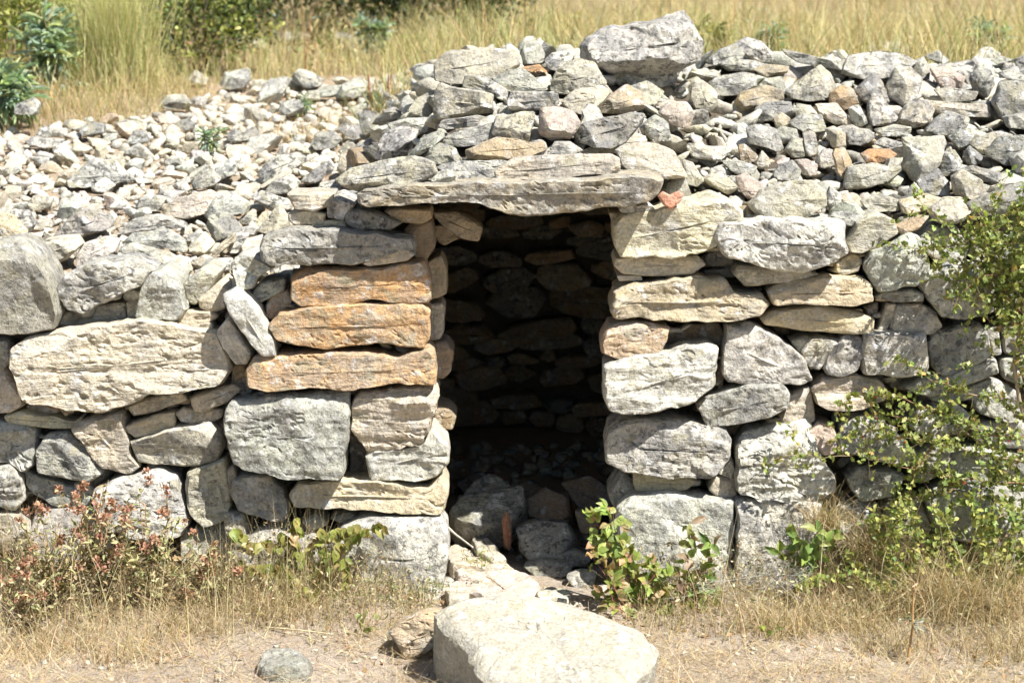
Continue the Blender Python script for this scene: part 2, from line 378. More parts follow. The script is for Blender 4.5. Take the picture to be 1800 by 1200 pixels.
# ------------------------------------------------------------------ outlines read off the photograph (class, depth offset, corners)
FACADE = """
@ 0 380 2
d -.04 -60,110 0,85 50,80 95,100 130,150 165,200 190,270 203,340 190,395 100,405 0,410 -60,405
g .00 195,270 235,205 330,160 470,148 540,190 500,240 400,290 290,338 240,325
m .09 200,345 300,322 440,300 450,380 330,390 205,405
c .09 445,300 487,293 480,380 455,390
g .01 480,350 490,270 515,210 575,182 630,215 650,290 658,325 620,360 530,370
m .05 645,235 710,185 765,205 740,250 690,310 650,290
c .02 700,290 770,235 800,265 790,320 745,338 705,320
y .02 618,370 650,335 740,335 765,355 720,380 650,390
c .00 670,385 740,375 748,405 690,402
c -.05 35,470 90,430 250,395 380,385 500,365 640,390 760,410 795,480 815,545 780,590 640,610 540,620 430,665 330,690 200,670 85,645 60,560 35,520
g .04 -40,440 30,440 38,500 20,530 -40,535
c .04 -40,538 15,532 45,580 75,610 85,660 40,685 -40,690
c .03 20,700 80,685 260,720 290,700 270,750 130,740 30,725
c .07 95,665 150,655 215,675 200,690 110,695
g .03 -40,722 40,722 130,748 135,800 125,870 90,888 30,860 -40,850
g .01 130,820 165,770 240,765 300,810 350,870 360,900 310,930 220,915 135,900
c .00 252,750 300,715 430,690 445,760 460,840 490,880 460,905 350,880 310,810
c .01 450,665 520,640 630,620 660,645 600,665 530,690 470,700
y -.01 435,740 540,705 610,690 612,745 560,760 480,778
c .00 670,635 760,605 820,590 848,608 800,650 740,675 690,685 675,660
c .01 618,690 650,670 780,680 780,705 720,735 640,720
m -.01 460,790 500,775 620,740 740,725 775,760 788,810 760,860 690,875 560,870 490,860
w .01 -40,880 40,870 80,920 85,990 50,1030 -40,1010
g .03 90,890 130,910 200,930 320,970 330,1010 200,1020 130,980 95,940
c .03 260,940 300,932 328,970 290,990
w .00 330,960 430,915 560,890 620,910 650,1000 665,1080 640,1120 500,1130 380,1090 340,1030
m .00 660,900 740,870 790,850 800,900 815,1000 800,1060 720,1090 670,1040 655,960
m .01 -40,1045 50,1045 110,1100 120,1160 20,1170 -40,1150
g .03 120,1030 330,1020 390,1100 410,1180 200,1220 110,1170
g .03 640,1100 800,1075 840,1150 800,1220 640,1210
c .04 795,890 820,880 835,920 820,1000 805,960
d .10 820,505 860,520 900,600 860,640 815,600
@ 380 340 2
w -.06 25,360 75,330 125,370 170,450 205,520 212,570 165,570 110,510 50,430
w -.02 5,490 40,440 80,490 125,560 110,595 70,595 25,540
b .08 55,610 100,590 110,640 70,655
d -.07 155,190 165,155 250,130 380,125 480,130 600,150 690,160 705,195 640,205 560,235 480,245 330,245 200,250 160,235
c -.05 512,245 560,215 620,198 670,195 697,215 670,235 600,245 540,255
o -.03 263,290 330,262 440,258 560,262 650,245 730,240 750,300 757,370 740,385 620,380 540,370 470,390 390,392 300,395 268,365
n .16 735,250 790,222 805,260 808,345 780,362 735,370
o -.04 180,470 225,420 330,395 450,390 560,395 650,385 720,395 748,420 742,510 725,540 640,535 560,520 500,530 400,548 300,535 215,510
m .16 725,400 790,388 803,410 800,480 785,510 725,522
q -.05 105,620 130,575 260,560 400,560 520,560 640,575 740,540 765,560 778,630 770,668 640,665 540,675 450,690 330,680 190,695 110,675
b .16 745,530 810,525 835,560 825,620 800,648 750,640
g -.03 28,760 80,725 200,705 330,700 460,700 470,780 455,900 450,1005 330,1000 230,985 130,965 60,945 40,850
c -.02 475,740 500,700 640,685 770,675 778,720 765,780 730,850 715,885 620,900 530,903 505,870 480,810
w -.01 525,920 545,905 720,890 760,820 810,880 812,945 775,985 700,1005 600,1005 545,1005
b .20 760,745 820,760 845,785 830,825 770,820
y -.01 255,1055 290,1020 420,1010 560,1010 740,1030 790,980 815,1050 800,1100 780,1118 690,1120 560,1105 470,1110 370,1105 280,1100
m .02 60,1005 100,990 180,995 230,1040 255,1110 240,1150 150,1130 80,1110 60,1060
c .03 300,1150 350,1130 390,1165 330,1185
m .04 400,1140 470,1122 530,1150 470,1165
c .04 540,1130 640,1120 700,1140 620,1155
c .01 345,100 450,90 460,130 380,127 340,117
c .01 255,70 310,60 385,70 375,105 280,112 258,95
w .00 390,30 430,15 490,40 460,72 450,92 395,82
d -.02 450,75 480,55 580,75 650,100 610,128 500,130 460,110
n .02 590,62 650,52 750,57 757,85 720,103 650,100
b .10 660,130 690,105 760,95 765,180 745,225 705,228 680,190
c .00 250,0 410,0 405,40 350,60 280,55
w .00 55,260 70,225 120,210 200,260 150,290 130,330 80,340
g .02 130,340 160,310 240,300 235,340 180,370 135,390
n .03 175,400 190,350 250,340 270,380 220,430 180,445
g .04 230,395 290,385 295,410 235,420
k .14 600,700 640,690 640,990 470,1000 470,720
@ 0 0 1
w -.05 578,960 600,930 640,915 720,908 768,908 785,935 790,970 782,1000 775,1045 700,1045 600,1020 573,990
g .02 410,950 470,925 560,940 580,960 575,1015 480,1025 410,1005
m .02 395,900 430,905 440,950 410,955 395,930
@ 1040 320 2
c -.04 80,220 82,150 110,110 240,95 330,75 420,50 480,60 525,100 520,140 470,165 440,220 380,245 260,265 100,262
w -.05 98,95 120,82 200,80 220,95 200,108 110,108
c -.01 82,295 90,268 250,265 370,260 400,290 350,325 240,330 110,322
c .02 92,330 170,328 178,345 100,348
t -.04 68,450 80,385 110,370 250,345 380,335 470,350 495,390 590,390 625,430 590,470 480,485 380,490 230,480 80,475
b .12 310,565 340,505 440,498 465,550 440,575
b .12 255,520 330,500 320,570 260,590
d .09 395,265 430,228 480,250 505,285 440,295 410,290
d .12 400,310 500,300 500,335 400,335
n -.04 35,560 60,510 100,490 200,490 275,510 265,560 220,620 170,635 90,620 40,595
w -.05 40,760 50,640 110,620 230,600 400,570 445,585 440,640 430,720 330,770 230,800 150,808 60,800
b .05 440,690 455,610 465,690 450,740
w -.02 460,620 480,510 560,495 630,530 700,580 745,620 775,690 740,705 560,710 480,700 460,670
g -.03 370,790 420,750 560,715 660,708 690,740 690,790 620,825 500,850 410,865 390,820
g -.04 48,950 65,880 110,840 260,835 380,850 470,870 490,910 480,960 440,1020 400,1038 250,1030 120,1010 55,985
y .02 145,1060 150,1020 330,1030 370,1050 330,1080 240,1090 160,1085
c .02 410,1080 430,1035 500,1040 510,1100 480,1120 430,1095
w .03 440,1020 490,970 505,1010 490,1038
m .04 700,560 760,545 830,600 770,660 740,620
@ 0 0 1
w .00 1290,780 1310,760 1360,748 1420,742 1440,790 1465,830 1472,860 1440,872 1340,875 1295,860 1288,820
c .03 1385,692 1425,680 1432,738 1400,750 1368,750
w -.04 1085,895 1110,870 1180,868 1289,879 1292,930 1286,985 1300,1045 1200,1040 1110,1010 1090,950
w -.03 1292,880 1400,878 1445,882 1440,920 1430,960 1420,1030 1330,1045 1304,1040 1290,985 1296,930
d .08 1070,870 1095,832 1120,845 1112,875 1090,905
g .00 1075,935 1100,915 1130,960 1150,1010 1120,1040 1080,1010
w -.08 1255,420 1262,395 1340,388 1485,388 1490,440 1470,465 1410,475 1330,465 1280,452
c -.02 1290,482 1300,467 1400,470 1440,482 1380,497 1310,503
y -.02 1350,512 1365,500 1450,485 1510,488 1530,500 1534,530 1500,537 1400,533 1360,535
y -.01 1337,557 1360,545 1440,537 1500,548 1535,560 1535,583 1500,587 1420,580 1345,570
@ 1400 380 2
y .02 140,160 200,135 232,155 215,195 160,208 135,190
m .00 175,90 215,20 280,-10 340,15 358,60 300,95 230,130 190,125
g -.02 240,170 260,120 340,95 390,60 425,75 440,110 468,160 465,220 410,245 290,260 255,220
g .00 275,285 300,265 400,257 450,270 440,300 350,300
w -.01 430,240 460,200 540,165 620,165 690,200 700,330 640,345 580,360 510,350 470,300
c .02 285,400 320,310 348,310 335,360 312,405
b .06 240,320 285,305 285,355 250,352
m .01 328,395 355,310 440,310 490,340 510,385 470,413 400,410
w -.02 232,470 240,415 320,408 450,412 457,480 455,550 380,560 240,555
g .00 95,530 120,470 160,425 190,413 230,430 232,480 210,540 160,560 110,552
m .02 20,470 50,430 150,430 130,470 80,540 40,520
c .00 60,610 100,570 200,555 290,580 318,620 300,650 220,680 110,682 70,660
g .00 458,450 480,410 570,390 640,375 670,430 682,490 600,530 500,555 470,510
g .00 440,570 520,560 620,525 700,500 712,550 600,590 470,635 420,620 380,600
g .03 465,640 540,615 600,600 620,640 520,660
g .02 670,400 710,390 720,480 690,485
g .02 700,200 830,180 840,330 720,340
d .04 610,60 700,70 830,60 830,170 700,190 620,150
g .03 420,70 470,30 560,40 600,110 580,160 500,160 450,120
d .03 722,350 840,340 840,480 730,480
g .02 722,500 840,490 845,600 730,570
g .01 600,600 700,570 780,620 800,700 740,720 640,690
p .00 48,760 80,730 130,740 148,790 135,830 90,835 60,800
w -.01 150,820 160,740 210,710 300,715 340,760 420,830 425,860 340,870 200,835
m .01 410,890 430,830 500,800 540,830 520,890 440,935 400,920
g .01 180,920 220,890 330,890 380,910 330,980 230,998 195,960
g .02 540,830 620,810 700,820 840,850 840,930 640,940 530,930
w .00 430,680 560,660 610,700 580,760 460,780 400,740
g .02 620,720 840,730 840,820 680,810 620,780
g .02 100,1060 160,1010 270,1010 300,1060 270,1150 140,1160
g .00 440,980 540,945 700,950 840,940 840,1150 680,1160 480,1110
m .03 310,1010 430,985 470,1080 430,1180 310,1160
k .12 320,560 440,565 380,610 330,600
"""
ROOF = """
@ 1140 0 2.727
m 0 480,980 540,910 650,870 780,865 850,910 850,980 790,1010 740,1055 620,1060 520,1030
g 0 860,1040 890,1015 1010,1020 1035,1045 970,1085 880,1065
n 0 1180,1080 1290,1035 1345,1040 1290,1095 1210,1125
m 0 1350,1000 1420,950 1500,950 1530,1000 1510,1060 1420,1080 1350,1040
c 0 1455,850 1510,820 1600,865 1615,930 1560,970 1470,930
d 0 1530,980 1650,930 1790,870 1830,900 1830,1010 1650,1030 1540,1020
g 0 1290,870 1390,810 1440,880 1440,940 1310,930
m 0 935,890 960,800 1040,790 1140,800 1160,760 1210,760 1210,820 1130,870 1040,900 950,905
o -.03 1020,740 1060,715 1150,715 1190,740 1130,780 1050,785
n 0 885,740 900,705 945,710 970,770 965,840 935,865 900,820
w 0 805,770 840,715 880,720 885,790 840,805 815,800
p 0 700,770 760,765 810,790 800,835 740,835
g 0 600,830 630,790 690,770 730,820 715,860 650,870 605,860
m 0 655,720 690,655 735,670 745,750 690,755
g 0 470,610 540,600 610,620 635,690 620,730 550,700 480,690
m 0 740,640 770,620 800,640 812,730 790,750 750,740
c 0 850,620 890,605 940,640 945,700 880,705
g 0 945,640 980,615 1060,620 1085,660 1030,695 960,690
p 0 420,850 470,830 540,880 540,930 480,960 430,900
m 0 265,860 300,830 380,850 430,900 380,935 300,890
g 0 355,770 430,770 520,800 500,830 420,830 370,800
b 0 430,700 460,690 520,740 500,780 440,770
c 0 515,780 545,720 575,760 575,800 530,810
c 0 185,720 240,680 330,740 350,775 230,760
m 0 200,470 215,390 260,385 325,440 330,500 300,540 230,535
g 0 280,400 340,370 440,350 520,360 520,420 440,460 330,460
t 0 415,490 450,440 560,415 640,430 650,480 540,500 450,535
m 0 660,440 730,380 820,310 870,350 905,430 860,480 760,480 680,470
g -.05 640,235 720,250 830,280 930,300 930,340 830,320 720,300 660,265
w 0 920,350 960,270 1060,250 1200,250 1290,300 1180,360 1060,380 970,370
m .1 1030,245 1100,210 1180,200 1260,230 1290,280 1200,260
d 0 985,440 1080,350 1120,400 1150,490 1080,520 1020,480
m 0 1140,420 1180,330 1260,320 1310,380 1290,450 1220,510 1160,470
w 0 1050,500 1075,450 1120,460 1190,560 1160,600 1060,600
m 0 1180,590 1240,490 1340,480 1370,530 1340,590 1270,610
n 0 870,450 920,410 980,430 1010,500 930,525 870,500
p 0 1350,330 1420,320 1520,370 1490,420 1400,420
g 0 1320,630 1420,530 1540,570 1500,650 1400,655
m 0 1220,660 1420,650 1430,690 1380,790 1270,870 1220,800 1230,710
d 0 1390,790 1420,730 1470,720 1500,780 1470,840 1400,840
c 0 1540,690 1580,640 1670,640 1680,680 1600,735
d 0 1610,740 1680,660 1800,650 1850,720 1800,790 1700,790
d 0 1650,500 1700,390 1840,390 1840,540 1700,590
g 0 1440,660 1500,620 1580,620 1530,700 1490,720
c 0 1330,480 1500,500 1640,500 1620,560 1450,560 1350,530
g 0 1700,560 1840,530 1840,620 1720,610
g 0 515,520 560,490 680,490 690,540 600,570 520,585
g 0 670,590 740,545 830,550 850,630 760,640
c 0 800,500 900,500 980,590 900,600 820,560
w 0 960,520 1010,505 1050,590 1000,610 970,580
g 0 270,300 340,240 410,210 460,260 430,320 300,310
w 0 410,210 470,180 540,200 600,260 590,300 510,290 440,250
g 0 330,300 400,285 500,290 570,310 480,340 380,340
p -.05 50,540 100,490 180,490 220,540 190,620 110,600
g 0 1330,270 1390,245 1440,290 1390,310
g 0 1640,290 1690,270 1750,290 1690,315
d 0 1760,300 1800,280 1850,300 1850,340 1780,345
g 0 1680,350 1750,330 1830,380 1810,410 1700,380
m 0 1370,430 1450,420 1580,440 1560,480 1420,490
d 0 1440,820 1560,795 1690,830 1680,870 1600,870 1520,830
g 0 1735,760 1800,720 1850,740 1850,830 1760,830
d 0 1510,740 1540,700 1600,750 1570,790 1530,790
m 0 1060,1015 1010,960 1120,930 1200,960 1200,1010
w 0 850,950 870,890 920,930 920,1000 870,1005
y 0 1200,960 1330,930 1420,955 1340,1000 1220,1020
m 0 1110,880 1180,835 1220,860 1190,895
g 0 1545,380 1580,310 1640,340 1660,400 1620,470 1560,440
m 0 520,420 560,380 640,370 655,420 600,440
t 0 500,330 580,310 670,320 660,350 560,370
g 0 1250,320 1320,270 1350,330 1340,380 1290,370
g 0 590,640 640,610 710,620 720,670 640,690
y 0 600,570 640,540 680,570 650,610 610,610
m 0 1080,620 1180,600 1260,610 1250,640 1120,660
g 0 1080,690 1130,660 1230,690 1250,740 1180,730
@ 580 0 2.727
m -.14 25,860 100,810 250,770 400,745 500,780 520,830 450,870 300,900 130,915 60,890
g -.06 510,800 600,775 800,770 860,780 800,850 700,880 620,865
w -.13 485,835 560,815 600,830 603,875 490,880
c -.15 790,820 890,750 1100,745 1350,735 1390,760 1385,820 1300,835 1100,850 900,865 800,865
n -.02 650,720 700,700 800,660 900,670 960,685 1020,675 1040,715 960,745 820,765 700,765 660,755
d -.02 450,770 480,710 525,685 600,710 630,770 540,785
g 0 380,745 440,660 540,620 550,660 470,720 420,750
w 0 215,760 240,680 280,620 400,600 430,620 380,740 300,770
w 0 275,590 380,570 510,558 515,600 430,650 300,640
g 0 525,670 650,620 780,585 800,640 770,690 640,700 540,695
m 0 770,640 800,560 980,535 975,600 950,680 830,690
p -.02 1000,640 1010,520 1080,505 1170,540 1205,600 1150,665 1070,670
d -.03 1170,650 1200,600 1300,570 1440,540 1510,545 1500,590 1420,680 1350,710 1250,700 1185,680
m -.05 500,540 505,430 530,395 640,430 780,455 785,540 640,555 520,570
m 0 500,390 505,300 560,250 700,235 850,235 900,260 910,320 840,350 760,380 650,400 560,400
g -.04 640,400 650,360 740,370 850,430 850,470 770,455 640,425
g 0 780,380 860,340 920,330 1050,430 980,440 860,440
g -.02 850,490 870,440 980,440 1090,450 1095,500 1000,525 860,530
g .1 915,250 940,210 1010,210 1030,260 1020,300 920,310
w .05 1030,290 1070,255 1130,245 1170,280 1110,340 1050,330
m 0 1060,400 1090,330 1190,280 1270,300 1330,400 1280,430 1130,455 1060,440
g 0 1335,380 1380,310 1500,310 1600,310 1660,350 1660,400 1560,425 1400,410
m 0 1110,490 1180,430 1290,410 1350,440 1290,520 1250,560 1150,530
t 0 1280,540 1330,460 1420,405 1490,440 1505,520 1400,545
m 0 1430,420 1520,385 1600,440 1560,500 1500,500
g -.02 1485,610 1560,550 1620,590 1640,680 1560,690 1510,650
g 0 515,610 540,575 700,555 780,565 770,590 650,610 560,620
w 0 1060,710 1080,680 1150,680 1210,720 1150,740 1070,725
w -.02 950,735 1000,720 1130,728 1135,747 960,748
m 0 380,520 420,470 500,430 500,540 460,560 390,550
d 0 90,760 130,700 230,640 250,660 180,740 100,770
t 0 85,800 110,760 190,710 220,710 215,770 130,805
o 0 915,325 1000,310 1040,345 960,347
d 0 140,560 170,530 240,550 240,620 180,660 150,620
c -.08 1370,720 1420,690 1560,685 1650,720 1715,850 1650,860 1470,845 1400,790
m -.03 1690,770 1740,780 1790,860 1760,890 1700,880
t 0 1160,735 1260,705 1400,705 1370,735
m 0 1640,440 1700,385 1730,400 1680,450
"""
SLOPE = """
@ 0 80 2.727
g 0 320,650 420,560 540,550 640,640 560,670 430,680 340,680
d 0 250,920 330,830 420,770 530,820 540,870 440,900 390,920 300,920
g 0 550,910 640,830 760,810 890,850 900,870 760,890 600,900
m -.02 565,990 590,960 640,945 800,990 900,1040 920,1080 870,1110 760,1060 650,1010
g 0 580,950 640,900 800,880 880,930 900,990 780,970 650,940
p 0 770,780 850,730 1000,690 1050,720 1000,800 900,825 790,810
g 0 980,810 1020,740 1100,700 1200,760 1190,800 1100,810 1000,830
d 0 990,870 1010,810 1090,800 1160,880 1120,900 1030,935
g 0 1210,720 1260,695 1380,740 1400,780 1300,790 1230,750
m 0 1230,890 1290,820 1340,760 1380,820 1390,890 1280,900
c 0 910,960 980,890 1030,950 990,1000 930,1000
c 0 980,1025 1060,950 1120,900 1125,940 1060,990 1010,1020
w 0 1120,900 1190,900 1185,945 1130,945
w 0 1100,950 1160,950 1140,990 1105,995
p 0 1150,990 1180,930 1260,905 1250,960 1240,1010 1170,1010
m 0 1120,1120 1130,1040 1180,1005 1250,1040 1230,1110 1180,1170 1120,1160
g 0 965,1060 1000,1020 1110,1020 1120,1060 1050,1090 975,1085
m 0 170,990 230,920 370,910 400,950 320,1020 240,1060
w 0 370,1010 400,950 500,915 575,930 560,1000 470,1030 375,1060
t 0 -40,800 60,810 130,890 110,940 0,930 -40,900
g 0 50,790 140,790 170,850 150,890 100,850
d 0 920,660 960,620 1020,590 1060,640 1030,670 930,690
w 0 1010,590 1060,555 1130,545 1135,610 1060,640
g 0 1240,600 1300,540 1420,510 1500,550 1420,580 1340,620 1250,660
c 0 1250,670 1300,640 1390,590 1390,610 1320,650 1270,690
w 0 1440,650 1510,590 1580,550 1605,580 1570,640 1480,665
d 0 1490,470 1520,420 1600,410 1640,450 1600,490 1510,500
d 0 1640,380 1720,375 1740,440 1690,450 1620,400
d 0 1080,440 1120,395 1190,430 1200,460 1120,470
d 0 375,400 440,365 500,380 505,420 430,440 390,430
w 0 175,430 205,385 250,405 240,440
w 0 250,430 270,395 320,400 325,440
g 0 120,460 180,440 310,450 280,480 190,490
g 0 1050,190 1080,130 1190,110 1200,160 1170,200 1110,210
g 0 885,170 940,120 1000,160 990,185
g 0 1400,150 1430,110 1490,130 1550,160 1540,190 1480,205 1410,180
g 0 1610,240 1640,190 1720,150 1770,190 1740,240 1650,260
g 0 1460,240 1560,200 1640,190 1600,250 1500,250
g -.4 80,330 80,285 160,250 190,280 180,330
g 0 1270,700 1310,650 1400,620 1440,660 1400,700 1330,710
w 0 1530,660 1630,640 1640,720 1590,720
w 0 440,680 500,630 550,670 520,710 450,700
m 0 770,280 800,240 880,235 920,280 890,305 800,305
g 0 1330,310 1360,270 1430,260 1470,300 1440,330 1380,340
m 0 130,770 160,720 250,730 240,780 170,790
g 0 610,470 640,410 700,410 715,460 660,475
m 0 690,790 740,720 800,730 760,790
w 0 520,780 570,735 610,755 590,785
m 0 1440,260 1480,220 1530,215 1530,265
"""
def parse(txt):
    out = []; ox = oy = 0.0; s = 1.0
    for ln in txt.strip().splitlines():
        w = ln.split()
        if w[0] == '@': ox, oy, s = map(float, w[1:4]); continue
        pts = np.array([[float(a) for a in p.split(',')] for p in w[2:]])
        out.append((w[0], float(w[1]), pts / s + np.array([ox, oy])))
    return out
def facade_y(px, z):
    return 0.035 * z + 0.07 * float(sm(430, 380, px)) + 0.05 * float(sm(1480, 1800, px)) ** 2
def grow(pts, k):
    c = pts.mean(0); v = pts - c; n = np.linalg.norm(v, axis=1)[:, None]
    return c + v * (n + k) / n

# ------------------------------------------------------------------ the hut
hut = empty('dry_stone_hut', (0, 0.1, 0))
tag(hut, 'low dry-stone hut with dark doorway, slab lintel and rubble heaped on its roof', 'stone hut')
LINTEL_Y = -0.07
# wall core behind the face stones, broken by the doorway
DX0, DX1 = -0.27, 0.36
mb = MB()
xs = np.arange(-4.2, 4.21, 0.06); 
def core_panel(x0, x1, z0f, z1f, y=0.20, nx=20, nz=16, flipn=False):
    X, Z = np.meshgrid(np.linspace(x0, x1, nx), np.linspace(0, 1, nz))
    Zz = z0f(X) + (z1f(X) - z0f(X)) * Z
    Pp = np.stack([X, np.full_like(X, y), Zz], -1).reshape(-1, 3)
    Pp[:, 1] += 0.02 * fbm(Pp, 6.0, 2, 4)
    i = np.arange(nz * nx).reshape(nz, nx); a = i[:-1, :-1]; b = i[:-1, 1:]; c = i[1:, 1:]; d = i[1:, :-1]
    mb.add(Pp, np.concatenate([np.stack([a, b, c], -1).reshape(-1, 3), np.stack([a, c, d], -1).reshape(-1, 3)]), (1, 1, 1))
top = lambda X: H(X, np.full_like(X, 0.20)) - 0.01
core_panel(-4.2, DX0 - 0.03, lambda X: X * 0 - 0.15, top, nx=60)
core_panel(DX1 + 0.03, 4.2, lambda X: X * 0 - 0.15, top, nx=60)
core_panel(DX0 - 0.03, DX1 + 0.03, lambda X: X * 0 + 1.36, top, nx=12, nz=4)
# passage sides and ceiling
for X0, sgn in ((DX0 - 0.03, -1), (DX1 + 0.03, 1)):
    P4 = np.array([[X0, 0.20, -0.15], [X0 + sgn * 0.02, 0.78, -0.15], [X0 + sgn * 0.02, 0.78, 1.40], [X0, 0.20, 1.40]])
    mb.add(P4, [(0, 1, 2), (0, 2, 3)], (1, 1, 1))
mb.add([[DX0 - .05, .2, 1.39], [DX1 + .05, .2, 1.39], [DX1 + .07, .8, 1.41], [DX0 - .07, .8, 1.41]], [(0, 1, 2), (0, 2, 3)], (1, 1, 1))
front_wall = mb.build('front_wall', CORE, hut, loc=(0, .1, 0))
tag(front_wall, 'front wall of stacked grey and cream limestone')
par_loc = np.array([0, 0.1, 0])

traced_circles = []; traced_px = []
for i, (cls, yo, pts) in enumerate(parse(FACADE)):
    cx, cy = pts.mean(0); r = np.random.default_rng(1000 + i)
    z = at(cx, cy, 0)[2]
    Y = facade_y(cx, z) + yo + r.normal() * 0.006
    pts = grow(pts, 2.0)
    W = np.array([at(a, b, Y) for a, b in pts]); c = W.mean(0)
    big = np.ptp(pts[:, 0]) > 330 and cls == 'c'
    me = stone_mesh('stone', poly=(W - c)[:, [0, 2]], seed=1000 + i, back=float(r.uniform(.20, .30)) if yo < .1 else .2, taper=float(r.uniform(.04, .12)),
                    rough=float(r.uniform(.45, 1.2)), facet=float(r.uniform(.6, 1.4)), strata=float(r.uniform(.2, .9)) * (1.3 if cls in 'cyw' else .7), step=.009, tilt=float(r.normal() * .05 + 0.04), pits=.5 if big else (0.35 if r.random() < .2 else 0.0))
    obj('stone', me, front_wall, c - par_loc, tint(cls, r))

# lintel slab and the stones of the passage
def px_stone(name, pts, Y, cls, seed, parent, off, back=.3, **k):
    W = np.array([at(a, b, Y) for a, b in pts]); c = W.mean(0); r = np.random.default_rng(seed)
    me = stone_mesh(name, poly=(W - c)[:, [0, 2]], seed=seed, back=back, **k)
    return obj(name, me, parent, c - np.asarray(off), tint(cls, r))
s = 2.727
lp = np.array([(130, 930), (170, 905), (400, 885), (620, 875), (800, 870), (960, 865), (1200, 860), (1400, 845), (1550, 840), (1600, 860), (1585, 925), (1520, 965), (1400, 990), (1250, 1012), (1100, 1032), (960, 1037), (860, 1032), (780, 1008), (720, 980), (620, 968), (450, 975), (280, 992), (170, 992), (135, 970)], float) / s + np.array([580, 0])
lintel = px_stone('lintel', lp, LINTEL_Y - 0.04, 't', 77, hut, par_loc, back=.52, taper=.03, front=.035, facet=.9, strata=.05, step=.009, rough=1.2, tilt=-.16)
lintel.color = (.36, .33, .265, .6); tag(lintel, 'long rough tan slab bridging the doorway')

# roof core (height field) and the rubble slope beside it
def field(x0, x1, y0, y1, st, lift=0.0, loc=(0, 0, 0)):
    X, Y = np.meshgrid(np.arange(x0, x1 + st / 2, st), np.arange(y0, y1 + st / 2, st))
    Pp = np.stack([X, Y, H(X, Y) + lift], -1).reshape(-1, 3)
    Pp[:, 2] += 0.018 * fbm(Pp * np.array([1, 1, 0]), 4.0, 3, 8)
    ny, nx = X.shape; i = np.arange(ny * nx).reshape(ny, nx); a = i[:-1, :-1]; b = i[:-1, 1:]; c = i[1:, 1:]; d = i[1:, :-1]
    return Pp - np.asarray(loc), np.stack([a, b, c, d], -1).reshape(-1, 4)
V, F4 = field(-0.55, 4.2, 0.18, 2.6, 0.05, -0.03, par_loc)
roof = obj('roof', mesh_from('roof', V, F4, mat=CORE), hut); tag(roof, 'roof buried under a mound of loose grey rubble')  # dark core colour imitates the shade of deep gaps between roof stones
V, F4 = field(-4.2, -0.53, 0.18, 3.9, 0.05, -0.03)
slope = obj('rubble_slope', mesh_from('rubble_slope', V, F4, mat=RUB_SOIL)); tag(slope, kind='structure')

def shade(t, k): return (t[0] * k, t[1] * k, t[2] * k, min(1, t[3] * 1.35))
def lay(txt, parent, off, seed0, kk=1.0):
    for i, (cls, yo, pts) in enumerate(parse(txt)):
        r = np.random.default_rng(seed0 + i); cx, cy = pts.mean(0); hgt = np.ptp(pts[:, 1]); wid = np.ptp(pts[:, 0])
        p = hit(cx, pts[:, 1].max() - 0.06 * hgt); Y = max(p[1], 0.02) + yo
        pts = grow(pts, 1.5)
        W = np.array([at(a, b, Y) for a, b in pts]); c = W.mean(0)
        rm = 0.5 * min(np.ptp(W[:, 0]), np.ptp(W[:, 2]))
        me = stone_mesh('stone', poly=(W - c)[:, [0, 2]], seed=seed0 + i, front=rm * r.uniform(.7, 1.0), back=rm * r.uniform(1.2, 1.8), bev=rm * r.uniform(.05, .12), rock=True,
                        step=min(.012, rm / 8), facet=float(r.uniform(1.0, 1.7)), strata=float(r.uniform(.1, .6)), tilt=float(r.uniform(.0, .3)), rough=.8)
        obj('stone', me, parent, c - np.asarray(off), shade(tint(cls, r), kk))
        traced_px.append((pts, Y + rm * .1))
        traced_circles.append((c[0], c[1] + rm * .3, 0.36 * (np.ptp(W[:, 0]) + np.ptp(W[:, 2])) * .9, c[2]))
lay(ROOF, roof, par_loc, 3000, .84); lay(SLOPE, slope, (0, 0, 0), 5000, 1.06)

# rock prototypes: convex many-sided stones
import bmesh
def proto(seed, sub):
    bm = bmesh.new(); bmesh.ops.create_icosphere(bm, subdivisions=sub, radius=1.0)
    D = np.array([v.co[:] for v in bm.verts]); T = np.array([[v.index for v in f.verts] for f in bm.faces]); bm.free()
    D /= np.linalg.norm(D, axis=1)[:, None]; r = np.random.default_rng(seed)
    nk = r.normal(size=(r.integers(7, 12), 3)); nk /= np.linalg.norm(nk, axis=1)[:, None]; bk = r.uniform(.55, .95, len(nk))
    dd = D @ nk.T; rad = np.min(np.where(dd > .05, bk / np.maximum(dd, .05), 9), axis=1); rad = np.minimum(rad, 1.5)
    V = D * rad[:, None] * np.array([1.0, r.uniform(.7, 1), r.uniform(.45, .8)])
    V = V + D * (fbm(V + seed, 3.0, 3, seed) * .035)[:, None]
    V /= np.abs(V).max()
    return V, T
PRO = [proto(900 + i, 3) for i in range(14)]; PRO_LOW = [proto(900 + i, 2) for i in range(14)]
PRO_ME = [mesh_from('stone', v * .06, t, mat=STONE) for v, t in PRO]
for _m in PRO_ME: _m.set_sharp_from_angle(angle=math.radians(24))

